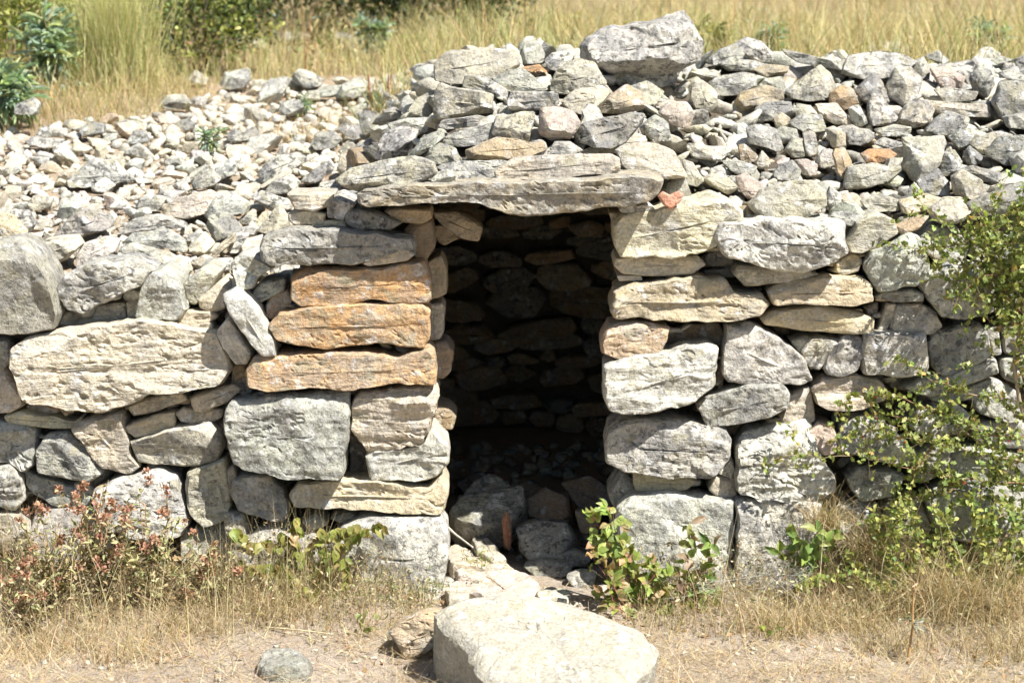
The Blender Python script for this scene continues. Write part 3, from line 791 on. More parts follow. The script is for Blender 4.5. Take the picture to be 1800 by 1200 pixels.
def inside(pts, x, y):
    a = pts; b = np.roll(pts, -1, 0); c = ((a[:, 1] > y) != (b[:, 1] > y)); 
    with np.errstate(divide='ignore', invalid='ignore'): xi = a[:, 0] + (y - a[:, 1]) * (b[:, 0] - a[:, 0]) / (b[:, 1] - a[:, 1])
    return bool((c & (x < xi)).sum() % 2)
def hides_big(x, y, rad):
    P = np.array([x, y, float(H(x, y)) + .4 * rad]) - EYE; t = P @ FWD; px = 900 + FPX * P[0] / t; py = 600 - FPX * (P @ UP) / t
    for pts, yb in traced_px:
        if y < yb and pts[:, 0].min() < px < pts[:, 0].max() and pts[:, 1].min() < py < pts[:, 1].max() and inside(pts, px, py): return True
    return False
def scatter(x0, x1, y0, y1, sizes, seed, circles, keep=lambda x, y: True, gap=.80):
    r = np.random.default_rng(seed); cell = 0.12; grid = {}
    def put(x, y, rad):
        k = int(rad / cell) + 1
        grid.setdefault((int(x // cell), int(y // cell)), []).append((x, y, rad))
    for c in circles: put(c[0], c[1], c[2] * .8)
    out = []
    for rad, tries in sizes:
        for _ in range(tries):
            x = r.uniform(x0, x1); y = r.uniform(y0, y1)
            if not keep(x, y): continue
            rr = rad * r.uniform(.8, 1.2); gx, gy = int(x // cell), int(y // cell); ok = True
            for a in range(gx - 2, gx + 3):
                for b in range(gy - 2, gy + 3):
                    for (ux, uy, ur) in grid.get((a, b), ()):
                        if (ux - x) ** 2 + (uy - y) ** 2 < ((ur + rr) * gap) ** 2: ok = False; break
                    if not ok: break
                if not ok: break
            if ok and hides_big(x, y, rr): ok = False
            if ok: put(x, y, rr); out.append((x, y, rr))
    return out
def euler_mats(r, n, flat=.35):
    az = r.uniform(0, 2 * np.pi, n); tx = r.normal(size=n) * flat; ty = r.normal(size=n) * flat
    M = []
    for a, b, c in zip(az, tx, ty):
        M.append(np.array((Matrix.Rotation(b, 3, 'X') @ Matrix.Rotation(c, 3, 'Y') @ Matrix.Rotation(a, 3, 'Z'))))
    return M
def strew(spots, parent, off, nparts, seed, mix, sink=.25, flat=.35, slab=.0):
    """largest stones as single parts, the remainder as one mass"""
    r = np.random.default_rng(seed); keys = list(mix); pr = np.array([mix[k] for k in keys], float); pr /= pr.sum()
    spots = sorted(spots, key=lambda q: -q[2] / (q[1] + 7.0) if abs(q[0]) < 1.95 * (q[1] + 7) / 7 else 0)
    M = euler_mats(r, len(spots), flat); m2 = MB()
    for i, (x, y, rad) in enumerate(spots):
        cls = keys[r.choice(len(keys), p=pr)]; t = tint(cls, r); sc = rad * np.array([1.05, 1.05, 1.0]) * r.uniform(.95, 1.2) * np.array([1 + slab * r.random() * .5, 1, 1 - slab * r.random()])
        z = float(H(x, y)) + rad * (0.5 - sink) - .02; k = r.integers(len(PRO)); loc = np.array([x, y, z]) - np.asarray(off)
        if i < nparts:
            o = obj('stone', PRO_ME[k], parent, loc, t); o.scale = sc / .06
            o.rotation_euler = Matrix(M[i].tolist()).to_euler()
        else:
            V, T = PRO_LOW[k]; m2.add((V * sc) @ M[i].T + loc, T, t[:3])
    if m2.n:
        o = m2.build('small_stones', STONE_MIX, parent, smooth=True); o['kind'] = 'stuff'
edge = lambda x: 3.55 - 0.95 * float(sm(-1.25, -1.9, x))
sp = scatter(-3.4, -0.5, 0.16, 3.6, [(.085, 60), (.065, 330), (.05, 1300), (.036, 5500), (.026, 16000), (.018, 16000)], 21,
             traced_circles, lambda x, y: y < edge(x) + .08 * math.sin(x * 9))
strew(sp, slope, (0, 0, 0), 240, 22, dict(w=.42, g=.10, m=.16, c=.26, d=.02, p=.03, t=.01), .32)
sp = scatter(-0.55, 3.3, 0.14, 2.5, [(.075, 700), (.06, 2600), (.042, 7000), (.03, 12000), (.02, 16000)], 23, [(a, b, c * .75, d) for a, b, c, d in traced_circles], gap=.62)
strew(sp, roof, par_loc, 130, 24, dict(w=.06, g=.40, m=.20, c=.07, d=.20, p=.02, t=.03), .50, .5, .55)

# hearting: small stones packed behind the face, seen in the joints
r = np.random.default_rng(31); m2 = MB()
for k in range(520):
    x = r.uniform(-2.4, 2.4); zt = float(H(x, .2)); z = r.uniform(0, zt)
    if DX0 - .07 < x < DX1 + .07: continue
    V, T = PRO_LOW[r.integers(14)]; rad = r.uniform(.03, .075)
    m2.add((V * rad) @ euler_mats(r, 1, .3)[0].T + np.array([x, .19, z]) - par_loc, T, np.array(tint('b' if r.random() < .5 else 'd', r)[:3]))
for k in range(420):
    x = r.uniform(-2.1, 2.1); zt = float(H(x, .2)) - .06; z = r.uniform(0, zt)
    if DX0 - .04 < x < DX1 + .04: continue
    V, T = PRO_LOW[r.integers(14)]; rad = r.uniform(.03, .06)
    m2.add((V * rad * np.array([1, .8, .4])) @ euler_mats(r, 1, .2)[0].T + np.array([x, .085 + .07 * float(sm(-.9, -1.0, x)), z]) - par_loc, T, np.array(tint(r.choice(list('gmct')), r)[:3]))
o = m2.build('packing_stones', STONE_MIX, front_wall); o['kind'] = 'stuff'

# chamber: corbelled ring of stones inside, under a closed shell
CC = np.array([0.06, 1.42]); CR = 0.80
mb = MB(); na = 40
prof = [(-.1, CR + .16), (.5, CR + .15), (.9, CR + .1), (1.2, CR - .03), (1.42, CR - .25), (1.52, CR - .55), (1.54, 0.01)]
an = np.linspace(-np.pi / 2 + .50, 1.5 * np.pi - .50, na)
Vv = np.array([[CC[0] + rr * math.cos(a), CC[1] + rr * math.sin(a), z] for z, rr in prof for a in an]) - par_loc
T = []
for j in range(len(prof) - 1):
    for i in range(na - 1):
        a = j * na + i; T += [(a, a + 1, a + na + 1), (a, a + na + 1, a + na)]
mb.add(Vv, T, (1, 1, 1))
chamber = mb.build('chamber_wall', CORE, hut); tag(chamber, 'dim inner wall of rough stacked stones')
r = np.random.default_rng(41); z = -.02; row = 0
while z < 1.40:
    h0 = r.choice([.05, .07, .08, .10, .13]); rr = CR - .30 * max(0, (z - .9) / .5) ** 1.6; ph = r.uniform(0, 6)
    a = math.radians(-8 + r.uniform(-6, 6))
    while a < math.radians(188):
        hh = h0 * r.uniform(.72, 1.12); w = hh * r.uniform(1.5, 4.2); rj = rr + r.uniform(-.03, .05)
        am = a + w / 2 / rr; px_ = CC[0] + rj * math.cos(am); py_ = CC[1] + rj * math.sin(am)
        k8 = int(r.integers(6, 10)); ta = np.sort(r.uniform(0, 2 * np.pi, k8)) * .35 + np.arange(k8) / k8 * 2 * np.pi * .65 + r.uniform(0, 1)
        ca, sa = np.cos(ta), np.sin(ta); q8 = (np.abs(ca) ** 3.2 + np.abs(sa) ** 3.2) ** (-1 / 3.2)
        poly = np.stack([ca * q8 * w * .53, sa * q8 * hh * .54], 1) * (1 + r.normal(size=(k8, 1)) * .05)
        me = stone_mesh('stone', poly=poly, seed=int(r.integers(1e4)), back=.16, step=.02, taper=.1)
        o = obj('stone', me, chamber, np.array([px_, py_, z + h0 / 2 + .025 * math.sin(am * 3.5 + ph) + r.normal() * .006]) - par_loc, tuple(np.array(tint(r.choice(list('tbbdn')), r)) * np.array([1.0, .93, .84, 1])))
        o.rotation_euler = (0, r.normal() * .10, am - math.pi / 2)
        a += (w + .004) / rr
    z += h0 * .97 + .004; row += 1
# underside stones of the passage, left of the lintel's back edge
for k, (pts, Y, cls) in enumerate([(np.array([(755, 372), (800, 372), (850, 400), (842, 425), (805, 418), (775, 395)]), .22, 't'), (np.array([(760, 395), (790, 392), (808, 420), (780, 432), (765, 420)]), .32, 'n'),
                                  (np.array([(1070, 372), (1092, 372), (1090, 395), (1075, 390)]), .10, 't')]):
    px_stone('stone', pts, Y, cls, 600 + k, front_wall, par_loc, back=.18)

# ------------------------------------------------------------------ ground in front and hillside behind
def G(x, y):
    x = np.asarray(x, float); y = np.asarray(y, float)
    Pp = np.stack([x, y, x * 0], -1).reshape(-1, 3)
    h = 0.03 * fbm(Pp, 1.3, 3, 2).reshape(x.shape) + 0.008 * fbm(Pp, 9.0, 2, 6).reshape(x.shape)
    h = h + 0.035 * sm(-.55, -.05, y) * (1 - 0.9 * np.exp(-((x - .05) / .33) ** 2))      # litter banked against the wall
    return h - 0.02
X, Y = np.meshgrid(np.arange(-4.5, 4.51, .05), np.arange(-7.5, .41, .05))
V = np.stack([X, Y, G(X, Y)], -1).reshape(-1, 3); ny, nx = X.shape; i = np.arange(ny * nx).reshape(ny, nx)
F4 = np.stack([i[:-1, :-1], i[:-1, 1:], i[1:, 1:], i[1:, :-1]], -1).reshape(-1, 4)
ground = tag(obj('ground', mesh_from('ground', V, F4, mat=SOIL)), kind='structure')
def HILLZ(x, y):
    x = np.asarray(x, float); y = np.asarray(y, float); Pp = np.stack([x, y, x * 0], -1).reshape(-1, 3)
    base = 0.99 + 0.175 * np.minimum(y, 3.6) + 0.035 * np.clip(y - 3.6, 0, 5.4) + .28 * np.maximum(y - 9.0, 0)
    return base - .06 + .05 * fbm(Pp, .9, 3, 12).reshape(x.shape) * sm(2.4, 4, y)
X, Y = np.meshgrid(np.arange(-30, 30.1, .25), np.concatenate([np.arange(2.2, 12, .2), np.arange(12, 60, 1.5)]))
V = np.stack([X, Y, HILLZ(X, Y)], -1).reshape(-1, 3); ny, nx = X.shape; i = np.arange(ny * nx).reshape(ny, nx)
F4 = np.stack([i[:-1, :-1], i[:-1, 1:], i[1:, 1:], i[1:, :-1]], -1).reshape(-1, 4)
hill = tag(obj('hillside', mesh_from('hillside', V, F4, mat=HILL)), kind='structure')
# ground that carries the place on to the sides, below the rubble
X, Y = np.meshgrid(np.concatenate([np.arange(-60, -4, 2.0), np.arange(4.2, 60, 2.0)]), np.arange(-60, 4, 2.0))
for sx, x0, x1 in ((-1, -60, -4.4), (1, 4.4, 60)):
    X, Y = np.meshgrid(np.linspace(x0, x1, 40), np.linspace(-60, 2.6, 50))
    Z = -.03 + 1.5 * sm(-.6, 2.6, Y)
    V = np.stack([X, Y, Z], -1).reshape(-1, 3); ny, nx = X.shape; i = np.arange(ny * nx).reshape(ny, nx)
    tag(obj('verge_ground', mesh_from('verge_ground', V, np.stack([i[:-1, :-1], i[:-1, 1:], i[1:, 1:], i[1:, :-1]], -1).reshape(-1, 4), mat=SOIL)), kind='structure')
X, Y = np.meshgrid(np.linspace(-60, 60, 30), np.linspace(-60, -7.4, 30))
V = np.stack([X, Y, X * 0 - .04], -1).reshape(-1, 3); ny, nx = X.shape; i = np.arange(ny * nx).reshape(ny, nx)
tag(obj('clearing_ground', mesh_from('clearing_ground', V, np.stack([i[:-1, :-1], i[:-1, 1:], i[1:, 1:], i[1:, :-1]], -1).reshape(-1, 4), mat=SOIL)), kind='structure')

# chamber / doorway floor with its own paving of fallen stones
X, Y = np.meshgrid(np.linspace(-.9, 1.0, 40), np.linspace(.0, 2.3, 44))
Z = -.03 + .10 * sm(.5, 1.6, Y); Pq = np.stack([X, Y, Z], -1).reshape(-1, 3); Pq[:, 2] += .02 * fbm(Pq, 5, 3, 3)
ny, nx = X.shape; i = np.arange(ny * nx).reshape(ny, nx)
floor = tag(obj('doorway_floor', mesh_from('doorway_floor', Pq, np.stack([i[:-1, :-1], i[:-1, 1:], i[1:, 1:], i[1:, :-1]], -1).reshape(-1, 4), mat=RUB_SOIL)), kind='structure')
r = np.random.default_rng(51)
FLOOR = [  # px outline, depth, class
    ([(800, 1000), (830, 990), (880, 1005), (925, 1015), (955, 1040), (920, 1060), (860, 1060), (815, 1035)], -.06, 'c'),
    ([(785, 1030), (805, 1020), (830, 1035), (825, 1055), (790, 1058)], -.12, 'c'),
    ([(780, 965), (800, 955), (860, 985), (900, 998), (905, 1010), (850, 1010), (790, 995)], .05, 'c'),
    ([(828, 950), (850, 943), (870, 965), (890, 985), (865, 992), (835, 975)], .14, 'm'),
    ([(940, 1045), (965, 1035), (1000, 1040), (995, 1060), (950, 1062)], -.12, 'c'),
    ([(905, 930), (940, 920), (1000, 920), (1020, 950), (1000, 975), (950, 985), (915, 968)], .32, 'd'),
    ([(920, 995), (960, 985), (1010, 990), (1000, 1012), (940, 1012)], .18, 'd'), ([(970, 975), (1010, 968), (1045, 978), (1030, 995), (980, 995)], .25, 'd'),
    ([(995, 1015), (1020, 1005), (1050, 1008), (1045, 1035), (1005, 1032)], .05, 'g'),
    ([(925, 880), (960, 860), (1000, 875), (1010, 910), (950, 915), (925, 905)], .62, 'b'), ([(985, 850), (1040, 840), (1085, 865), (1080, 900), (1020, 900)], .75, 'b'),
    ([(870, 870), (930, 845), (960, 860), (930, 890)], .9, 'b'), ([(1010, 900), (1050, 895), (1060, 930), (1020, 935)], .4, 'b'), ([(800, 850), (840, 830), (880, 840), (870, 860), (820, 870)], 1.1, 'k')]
def plan_stone(name, pts, org, cls, seed, parent=None, thick=.12, tip=6.0, roll=0.0, **k):
    """stone lying flat: outline in pixels, thrown on a face-up plane through org, tipped towards the viewer"""
    t_ = math.radians(tip); nr = np.array([math.sin(math.radians(roll)), -math.sin(t_), math.cos(t_)]); nr /= np.linalg.norm(nr); org = np.asarray(org, float)
    u_ = np.cross(np.array([0, 1, 0]), nr); u_ /= np.linalg.norm(u_); v_ = np.cross(nr, u_); pl_ = []
    for a, b in pts:
        d = ray(a, b); q = EYE + d * (((org - EYE) @ nr) / (d @ nr)) - org; pl_.append((q @ u_, q @ v_))
    pl_ = np.array(pl_); cc = pl_.mean(0); org = org + u_ * cc[0] + v_ * cc[1]
    o = obj(name, stone_mesh(name, poly=pl_ - cc, seed=seed, back=thick, **k), parent, org, tint(cls, np.random.default_rng(seed)))
    o.rotation_euler = Matrix((u_.tolist(), (-nr).tolist(), v_.tolist())).transposed().to_euler(); return o
for k, (pts, z_, cls) in enumerate([
    ([(800, 1003), (830, 992), (880, 1002), (930, 1012), (958, 1038), (925, 1056), (860, 1058), (812, 1036)], .02, 'p'), ([(783, 1032), (803, 1020), (828, 1036), (824, 1056), (788, 1060)], .02, 'c'),
    ([(778, 968), (800, 957), (850, 975), (890, 992), (905, 1006), (850, 1004), (795, 996)], .03, 'c'), ([(828, 950), (852, 943), (872, 962), (892, 984), (865, 988), (838, 972)], .055, 'm'),
    ([(940, 1044), (968, 1034), (1002, 1040), (997, 1058), (950, 1062)], .02, 'm'), ([(895, 1060), (930, 1055), (975, 1064), (960, 1078), (900, 1075)], .0, 'c')]):
    c = np.array(pts, float).mean(0); plan_stone('stone', pts, on_ground(c[0], c[1], z_), cls, 760 + k, floor, thick=.10, tip=1.0, taper=.04, front=.010, facet=.5, step=.010)
for k, (pts, Yd, cls) in enumerate(FLOOR[5:]):
    pts = np.array(pts, float); W = np.array([at(a, b, Yd) for a, b in pts]); c = W.mean(0); rm = .5 * min(np.ptp(W[:, 0]), np.ptp(W[:, 2]))
    me = stone_mesh('stone', poly=(W - c)[:, [0, 2]], seed=700 + k, front=rm * .8, back=max(.12, rm * 2.6), bev=rm * .2, rock=True, step=.012, facet=1.5, tilt=.4)
    obj('stone', me, floor, c, tint(cls, r))
m2 = MB()
for k in range(420):
    x = r.uniform(-.5, .6); y = r.uniform(-.18, 1.9); rad = r.uniform(.012, .05); V, T = PRO_LOW[r.integers(14)]
    if not (DX0 - .02 < x < DX1 + .04) and y < .75: continue
    z = -.03 + .10 * float(sm(.5, 1.6, y)) + rad * .3
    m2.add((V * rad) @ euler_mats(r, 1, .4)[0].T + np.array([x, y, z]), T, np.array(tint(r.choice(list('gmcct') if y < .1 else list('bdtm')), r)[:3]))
o = m2.build('rubble_bits', STONE_MIX, floor); o['kind'] = 'stuff'
def thing_stone(name, pts, Y, cls, seed, label, cat, back=.2, **k):
    pts = np.array(pts, float); o = px_stone(name, pts, Y, cls, seed, None, (0, 0, 0), back=back, **k); return tag(o, label, cat)
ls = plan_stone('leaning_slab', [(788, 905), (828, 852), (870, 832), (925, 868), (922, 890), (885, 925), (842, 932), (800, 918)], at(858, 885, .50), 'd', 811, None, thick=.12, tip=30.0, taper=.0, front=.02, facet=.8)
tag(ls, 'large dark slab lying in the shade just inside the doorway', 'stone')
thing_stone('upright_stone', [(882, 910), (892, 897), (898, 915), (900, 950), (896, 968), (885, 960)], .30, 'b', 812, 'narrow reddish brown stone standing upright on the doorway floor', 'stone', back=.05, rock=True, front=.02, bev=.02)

# ------------------------------------------------------------------ single stones
# flat-topped boulder lying in front of the doorway: outline in plan, face up and tipped towards the viewer
bp = np.array([(762, 1080), (800, 1057), (880, 1051), (980, 1058), (1060, 1084), (1125, 1112), (1158, 1145), (1152, 1166), (1130, 1190), (1090, 1222), (1000, 1240), (870, 1232), (845, 1195), (828, 1162), (806, 1130), (774, 1112)], float)
tipm = math.radians(9)
cpl = np.array([at(958, 1135, -1.02)])[0]
nrm = np.array([.07, -math.sin(tipm), math.cos(tipm)]); nrm /= np.linalg.norm(nrm)
org = np.array([0.10, -1.02, 0.135])
ux = np.cross(np.array([0, 1, 0]), nrm); ux /= np.linalg.norm(ux); vy = np.cross(nrm, ux)
pl = []
for a, b in bp:
    d = ray(a, b); t = ((org - EYE) @ nrm) / (d @ nrm); q = EYE + d * t - org; pl.append((q @ ux, q @ vy))
pl = np.array(pl)
me = stone_mesh('boulder', poly=pl, seed=4242, front=.045, back=.26, taper=.05, step=.010, bev=.06, facet=.35, strata=.1, rough=.8, pits=.12)
boulder = obj('boulder', me, None, org, (.42, .405, .35, .28))
R3 = Matrix((ux.tolist(), (-nrm).tolist(), vy.tolist())).transposed(); boulder.rotation_euler = R3.to_euler()
tag(boulder, 'large pale flat-topped boulder lying on the ground before the doorway', 'boulder')
thing_stone('brown_rock', [(682, 1115), (700, 1095), (730, 1082), (765, 1074), (790, 1085), (790, 1130), (760, 1140), (730, 1156), (708, 1155), (698, 1130)], -.72, 'n', 813, 'brown angular rock half hidden behind the left of the boulder', 'rock', back=.16, rock=True, front=.06, bev=.012, facet=1.3)
emb = plan_stone('embedded_stone', [(447, 1176), (466, 1154), (500, 1146), (535, 1153), (553, 1172), (540, 1188), (500, 1194), (460, 1192)], on_ground(500, 1172, .005), 'd', 814, None, thick=.10, tip=4, taper=-.12, front=.035, facet=.9)
tag(emb, 'low grey lichened stone sunk in the dry ground at the bottom left', 'stone')
thing_stone('crest_boulder', np.array([(1195, 220), (1230, 175), (1340, 120), (1500, 110), (1600, 70), (1700, 55), (1740, 110), (1790, 200), (1785, 290), (1720, 320), (1640, 345), (1480, 355), (1360, 355), (1290, 330), (1200, 290)]) / 2.727 + np.array([580, 0]), 1.12, 'g', 815,
            'biggest pale grey boulder crowning the rubble above the lintel', 'boulder', back=.28, rock=True, front=.12, bev=.02, facet=1.3, pits=.35, tilt=.12)
thing_stone('tile_fragment', [(1155, 345), (1164, 336), (1178, 343), (1192, 336), (1203, 341), (1196, 354), (1180, 369), (1165, 360)], -.04, 'r', 816, 'small pink-red tile fragment notched like a heart, beside the lintel end', 'tile fragment', back=.03, front=.008, bev=.01, rough=.3)
bpy.data.objects['upright_stone'].color = (.27, .13, .09, .05)
bpy.data.objects['tile_fragment'].color = (.60, .30, .22, .02)

# ------------------------------------------------------------------ plants
def cols(r, n, palette, w=None, jit=.12):
    P_ = np.array(palette, float); k = r.choice(len(P_), n, p=None if w is None else np.array(w) / np.sum(w))
    return np.clip(P_[k] * (1 + r.normal(size=(n, 1)) * jit) * (1 + r.normal(size=(n, 3)) * .05), .01, .8)
def rdir(r, n, up=0.0):
    d = r.normal(size=(n, 3)); d[:, 2] += up; return d / np.linalg.norm(d, axis=1)[:, None]
STRAW = [(.58, .46, .30), (.52, .39, .24), (.68, .58, .42), (.34, .235, .135), (.46, .355, .21)]
GOLD = [(.62, .49, .27), (.56, .43, .22), (.70, .60, .38), (.46, .38, .20), (.38, .37, .19)]
OLIVE = [(.44, .42, .20), (.52, .45, .23), (.60, .50, .28), (.36, .36, .17)]
SPURGE = [(.32, .32, .16), (.42, .38, .21), (.54, .46, .29), (.36, .26, .16)]
RED = [(.44, .24, .17), (.40, .20, .14), (.50, .31, .22), (.36, .22, .15)]
GREEN = [(.16, .21, .05), (.21, .26, .065), (.12, .17, .04), (.27, .28, .08)]
HAW = [(.26, .30, .085), (.32, .35, .11), (.18, .23, .065), (.42, .41, .15), (.46, .32, .12)]
GLAU = [(.34, .44, .36), (.40, .49, .34), (.46, .51, .28), (.29, .38, .32)]
YGR = [(.34, .36, .10), (.26, .31, .08), (.43, .41, .13), (.18, .24, .07)]
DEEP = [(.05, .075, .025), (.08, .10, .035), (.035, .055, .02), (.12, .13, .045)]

# litter of dry grass over the ground in front: nobody could count it
r = np.random.default_rng(61); mb = MB()
n = 44000; x = r.uniform(-2.5, 2.5, n); y = -1.5 + 1.62 * r.random(n) ** .85
keepm = ~((np.abs(x - .05) < .33) & (y > -.35) & (r.random(n) < .85)); bare = np.exp(-((x + .45) / .8) ** 2 - ((y + 1.05) / .30) ** 2); keepm &= (r.random(n) > .48 * bare) & (r.random(n) < np.clip(.68 + 1.0 * fbm(np.stack([x, y, x * 0], 1), 2.6, 2, 55), .12, 1))
x, y = x[keepm], y[keepm]; n = len(x)
mb.blades(np.stack([x, y, G(x, y) + r.uniform(0, .02, n)], 1), r.uniform(0, 6.28, n), r.uniform(1.0, 1.62, n), r.uniform(.03, .13, n), r.uniform(.0014, .003, n), cols(r, n, STRAW + [(.46, .31, .18)], [3, 2.4, 2, 1.8, 1, 1]), bend=r.uniform(-.5, .7, n), segs=2)
tag(mb.build('dry_grass_litter', GRASS), 'flattened straw and dead grass strewn over the ground', 'dry grass', kind='stuff')
mb = MB(); n = 5600
x = r.uniform(-2.5, 2.5, n); y = r.uniform(-1.25, .02, n)
dens = .10 + .9 * sm(.55, 1.1, x) * sm(-1.2, -.75, y) + .55 * sm(-.4, -1.0, x) * sm(-1.1, -.5, y)
k = (r.random(n) < dens * np.clip(.4 + 1.4 * fbm(np.stack([x, y, x * 0], 1), 3.0, 2, 56), 0, 1.2)) & ~((np.abs(x - .08) < .36) & (y > -1.3)); x, y = x[k], y[k]; n = len(x)
mb.blades(np.stack([x, y, G(x, y)], 1), r.uniform(0, 6.28, n), r.uniform(.1, 1.25, n), r.uniform(.05, .20, n), r.uniform(.0014, .0026, n), cols(r, n, STRAW, [3, 2, 2, 1, 1.3]), bend=r.uniform(.1, 1.2, n))
n = 90; x = np.concatenate([r.uniform(-1.75, -.6, 45), r.uniform(.62, 1.75, 45)]); y = r.uniform(-.75, -.1, n)
mb.blades(np.stack([x, y, G(x, y)], 1), r.uniform(0, 6.28, n), r.uniform(.02, .35, n), r.uniform(.25, .48, n), r.uniform(.002, .003, n), cols(r, n, [(.66, .58, .38), (.6, .5, .3)]), bend=r.uniform(.0, .6, n), segs=4)
tag(mb.build('standing_dry_grass', GRASS), 'thin straw-coloured stalks standing along the foot of the wall', 'dry grass', kind='stuff')
mb = MB(); n = 1700; x = r.uniform(-2.2, 2.2, n); y = r.uniform(-1.2, .0, n); k = ~((np.abs(x - .1) < .36) & (y < -.6)) & (r.random(n) < np.clip(1.9 * fbm(np.stack([x, y, x * 0], 1), 2.4, 2, 57), .04, 1)); x, y = x[k], y[k]; n = len(x)
mb.leaves(np.stack([x, y, G(x, y) + r.uniform(.003, .02, n)], 1), rdir(r, n) * np.array([1, 1, .25]), rdir(r, n, 2.0), r.uniform(.012, .034, n), r.uniform(.008, .018, n), cols(r, n, [(.38, .25, .15), (.28, .18, .11), (.48, .36, .24), (.56, .47, .35), (.40, .24, .15)]))
tag(mb.build('fallen_leaves', DRY), 'brown dead leaves scattered among the straw', 'dead leaves', kind='stuff')
m2 = MB()
for k in range(420):
    x = r.uniform(-2.2, 2.2); y = r.uniform(-1.25, -.15); rad = r.uniform(.004, .016); V, T = PRO_LOW[r.integers(14)]
    m2.add(V * rad + np.array([x, y, float(G(x, y)) + rad * .2]), T, tint(r.choice(list('wgcmt')), r)[:3])
tag(m2.build('ground_pebbles', STONE_MIX), 'small pale pebbles scattered over the dry ground', 'pebbles', kind='stuff')

mb = MB(); n = 10500; x = r.uniform(-2.3, 2.3, n); y = -.62 + .64 * r.random(n) ** .6
hgt = np.where(x < -.2, .28, .25) * (.5 + .7 * np.clip(fbm(np.stack([x, y, x * 0], 1), 2.2, 2, 91) + .5, 0, 1)); k = ~((np.abs(x - .07) < .34)); x, y, hgt = x[k], y[k], hgt[k]; n = len(x)
mb.blades(np.stack([x, y, G(x, y)], 1), r.uniform(0, 6.28, n), r.uniform(.0, 1.0, n), hgt * r.uniform(.35, 1.1, n), r.uniform(.0012, .0024, n), cols(r, n, [(.38, .27, .15), (.28, .19, .11), (.50, .39, .24), (.33, .29, .15), (.60, .50, .34)]), bend=r.uniform(-.6, 1.4, n))
m = 6000; j = r.integers(0, n, m); mb.leaves(np.stack([x[j], y[j], G(x[j], y[j])], 1) + np.stack([r.normal(size=m) * .02, r.normal(size=m) * .02, hgt[j] * r.uniform(.05, .75, m)], 1), rdir(r, m), rdir(r, m, .6), r.uniform(.008, .022, m), r.uniform(.004, .010, m), cols(r, m, [(.44, .36, .22), (.34, .30, .17), (.30, .20, .12), (.55, .47, .32), (.30, .31, .15)]))
tag(mb.build('dry_weeds', DRY), 'tangle of brown dead weeds along the foot of the wall', 'dry weeds', kind='stuff')

def base_at(px, Y):
    p = at(px, 600, Y); return np.array([p[0], Y, float(G(p[0], Y))])
def stems_from(r, b, n, hmin, hmax, spread, wob=.03, k=6):
    out = []
    for _ in range(n):
        a = r.uniform(0, 6.28); h = r.uniform(hmin, hmax); s_ = spread * r.uniform(.2, 1); t = np.linspace(0, 1, k)
        P_ = b + np.stack([np.cos(a) * s_ * t ** 1.3, np.sin(a) * s_ * .7 * t ** 1.3, h * t], 1) + r.normal(size=(k, 3)) * wob * t[:, None] * .4
        out.append(P_)
    return out
def spurge(px, Y, h, n, seed, label):
    r = np.random.default_rng(seed); b = base_at(px, Y); root = empty('dried_spurge', b); tag(root, label, 'dried plant', 'dried spurge plants at the foot of the wall')
    ms, ml = MB(), MB()
    for P_ in stems_from(r, np.zeros(3), n, h * .4, h, .21):
        ms.tube(P_, .0028, .0013, cols(r, 1, [(.26, .20, .10), (.32, .24, .13)])[0], 4)
        m = 16; t = r.uniform(.25, 1, m); Q = np.stack([np.interp(t, np.linspace(0, 1, len(P_)), P_[:, i]) for i in range(3)], 1)
        ml.leaves(Q, rdir(r, m, .1), rdir(r, m, 1.0), r.uniform(.018, .04, m), r.uniform(.007, .013, m), cols(r, m, SPURGE))
        if r.random() < .5:
            for q in range(r.integers(1, 4)):
                mh = MB()
                c = P_[-1] + r.normal(size=3) * .016 * (q > 0); m = 22; d = rdir(r, m, .6); col_ = cols(r, m, RED, jit=.2)
                mh.leaves(c + d * r.uniform(.0, .012, (m, 1)), d, rdir(r, m, .5), r.uniform(.008, .018, m), r.uniform(.007, .013, m), col_); mh.build('seed_head', DRY, root)
    for k in range(40):                                            # dead undergrowth twigs
        a = r.uniform(0, 6.28); P_ = np.array([[0, 0, .01], [math.cos(a) * .08, math.sin(a) * .06, r.uniform(.03, .1)], [math.cos(a) * .17, math.sin(a) * .11, r.uniform(.02, .16)]]) + r.normal(size=(3, 3)) * .02
        ms.tube(P_, .0016, .0008, cols(r, 1, [(.30, .22, .13), (.42, .34, .22), (.18, .13, .08)])[0], 3)
    m = 130; Q = r.normal(size=(m, 3)) * np.array([.10, .06, .06]) + np.array([0, 0, h * .3]); Q[:, 2] = np.abs(Q[:, 2])
    ml.leaves(Q, rdir(r, m), rdir(r, m, .6), r.uniform(.014, .034, m), r.uniform(.006, .012, m), cols(r, m, SPURGE + [(.50, .40, .24)]))
    ms.build('stems', WOOD, root); ml.build('leaves', DRY, root)
spurge(75, -.30, .36, 20, 201, 'leftmost dried spurge with rust-red seed heads, at the left edge')
spurge(165, -.22, .43, 24, 202, 'tallest dried spurge with rust-red seed heads, second from the left edge')
spurge(255, -.26, .37, 22, 203, 'dried spurge with rust-red seed heads below the largest cream wall stone')
spurge(335, -.24, .24, 16, 204, 'shortest dried spurge, rightmost of the red seed-headed clump')
spurge(25, -.42, .22, 12, 205, 'low sparse dried spurge in front of the clump at the left edge')

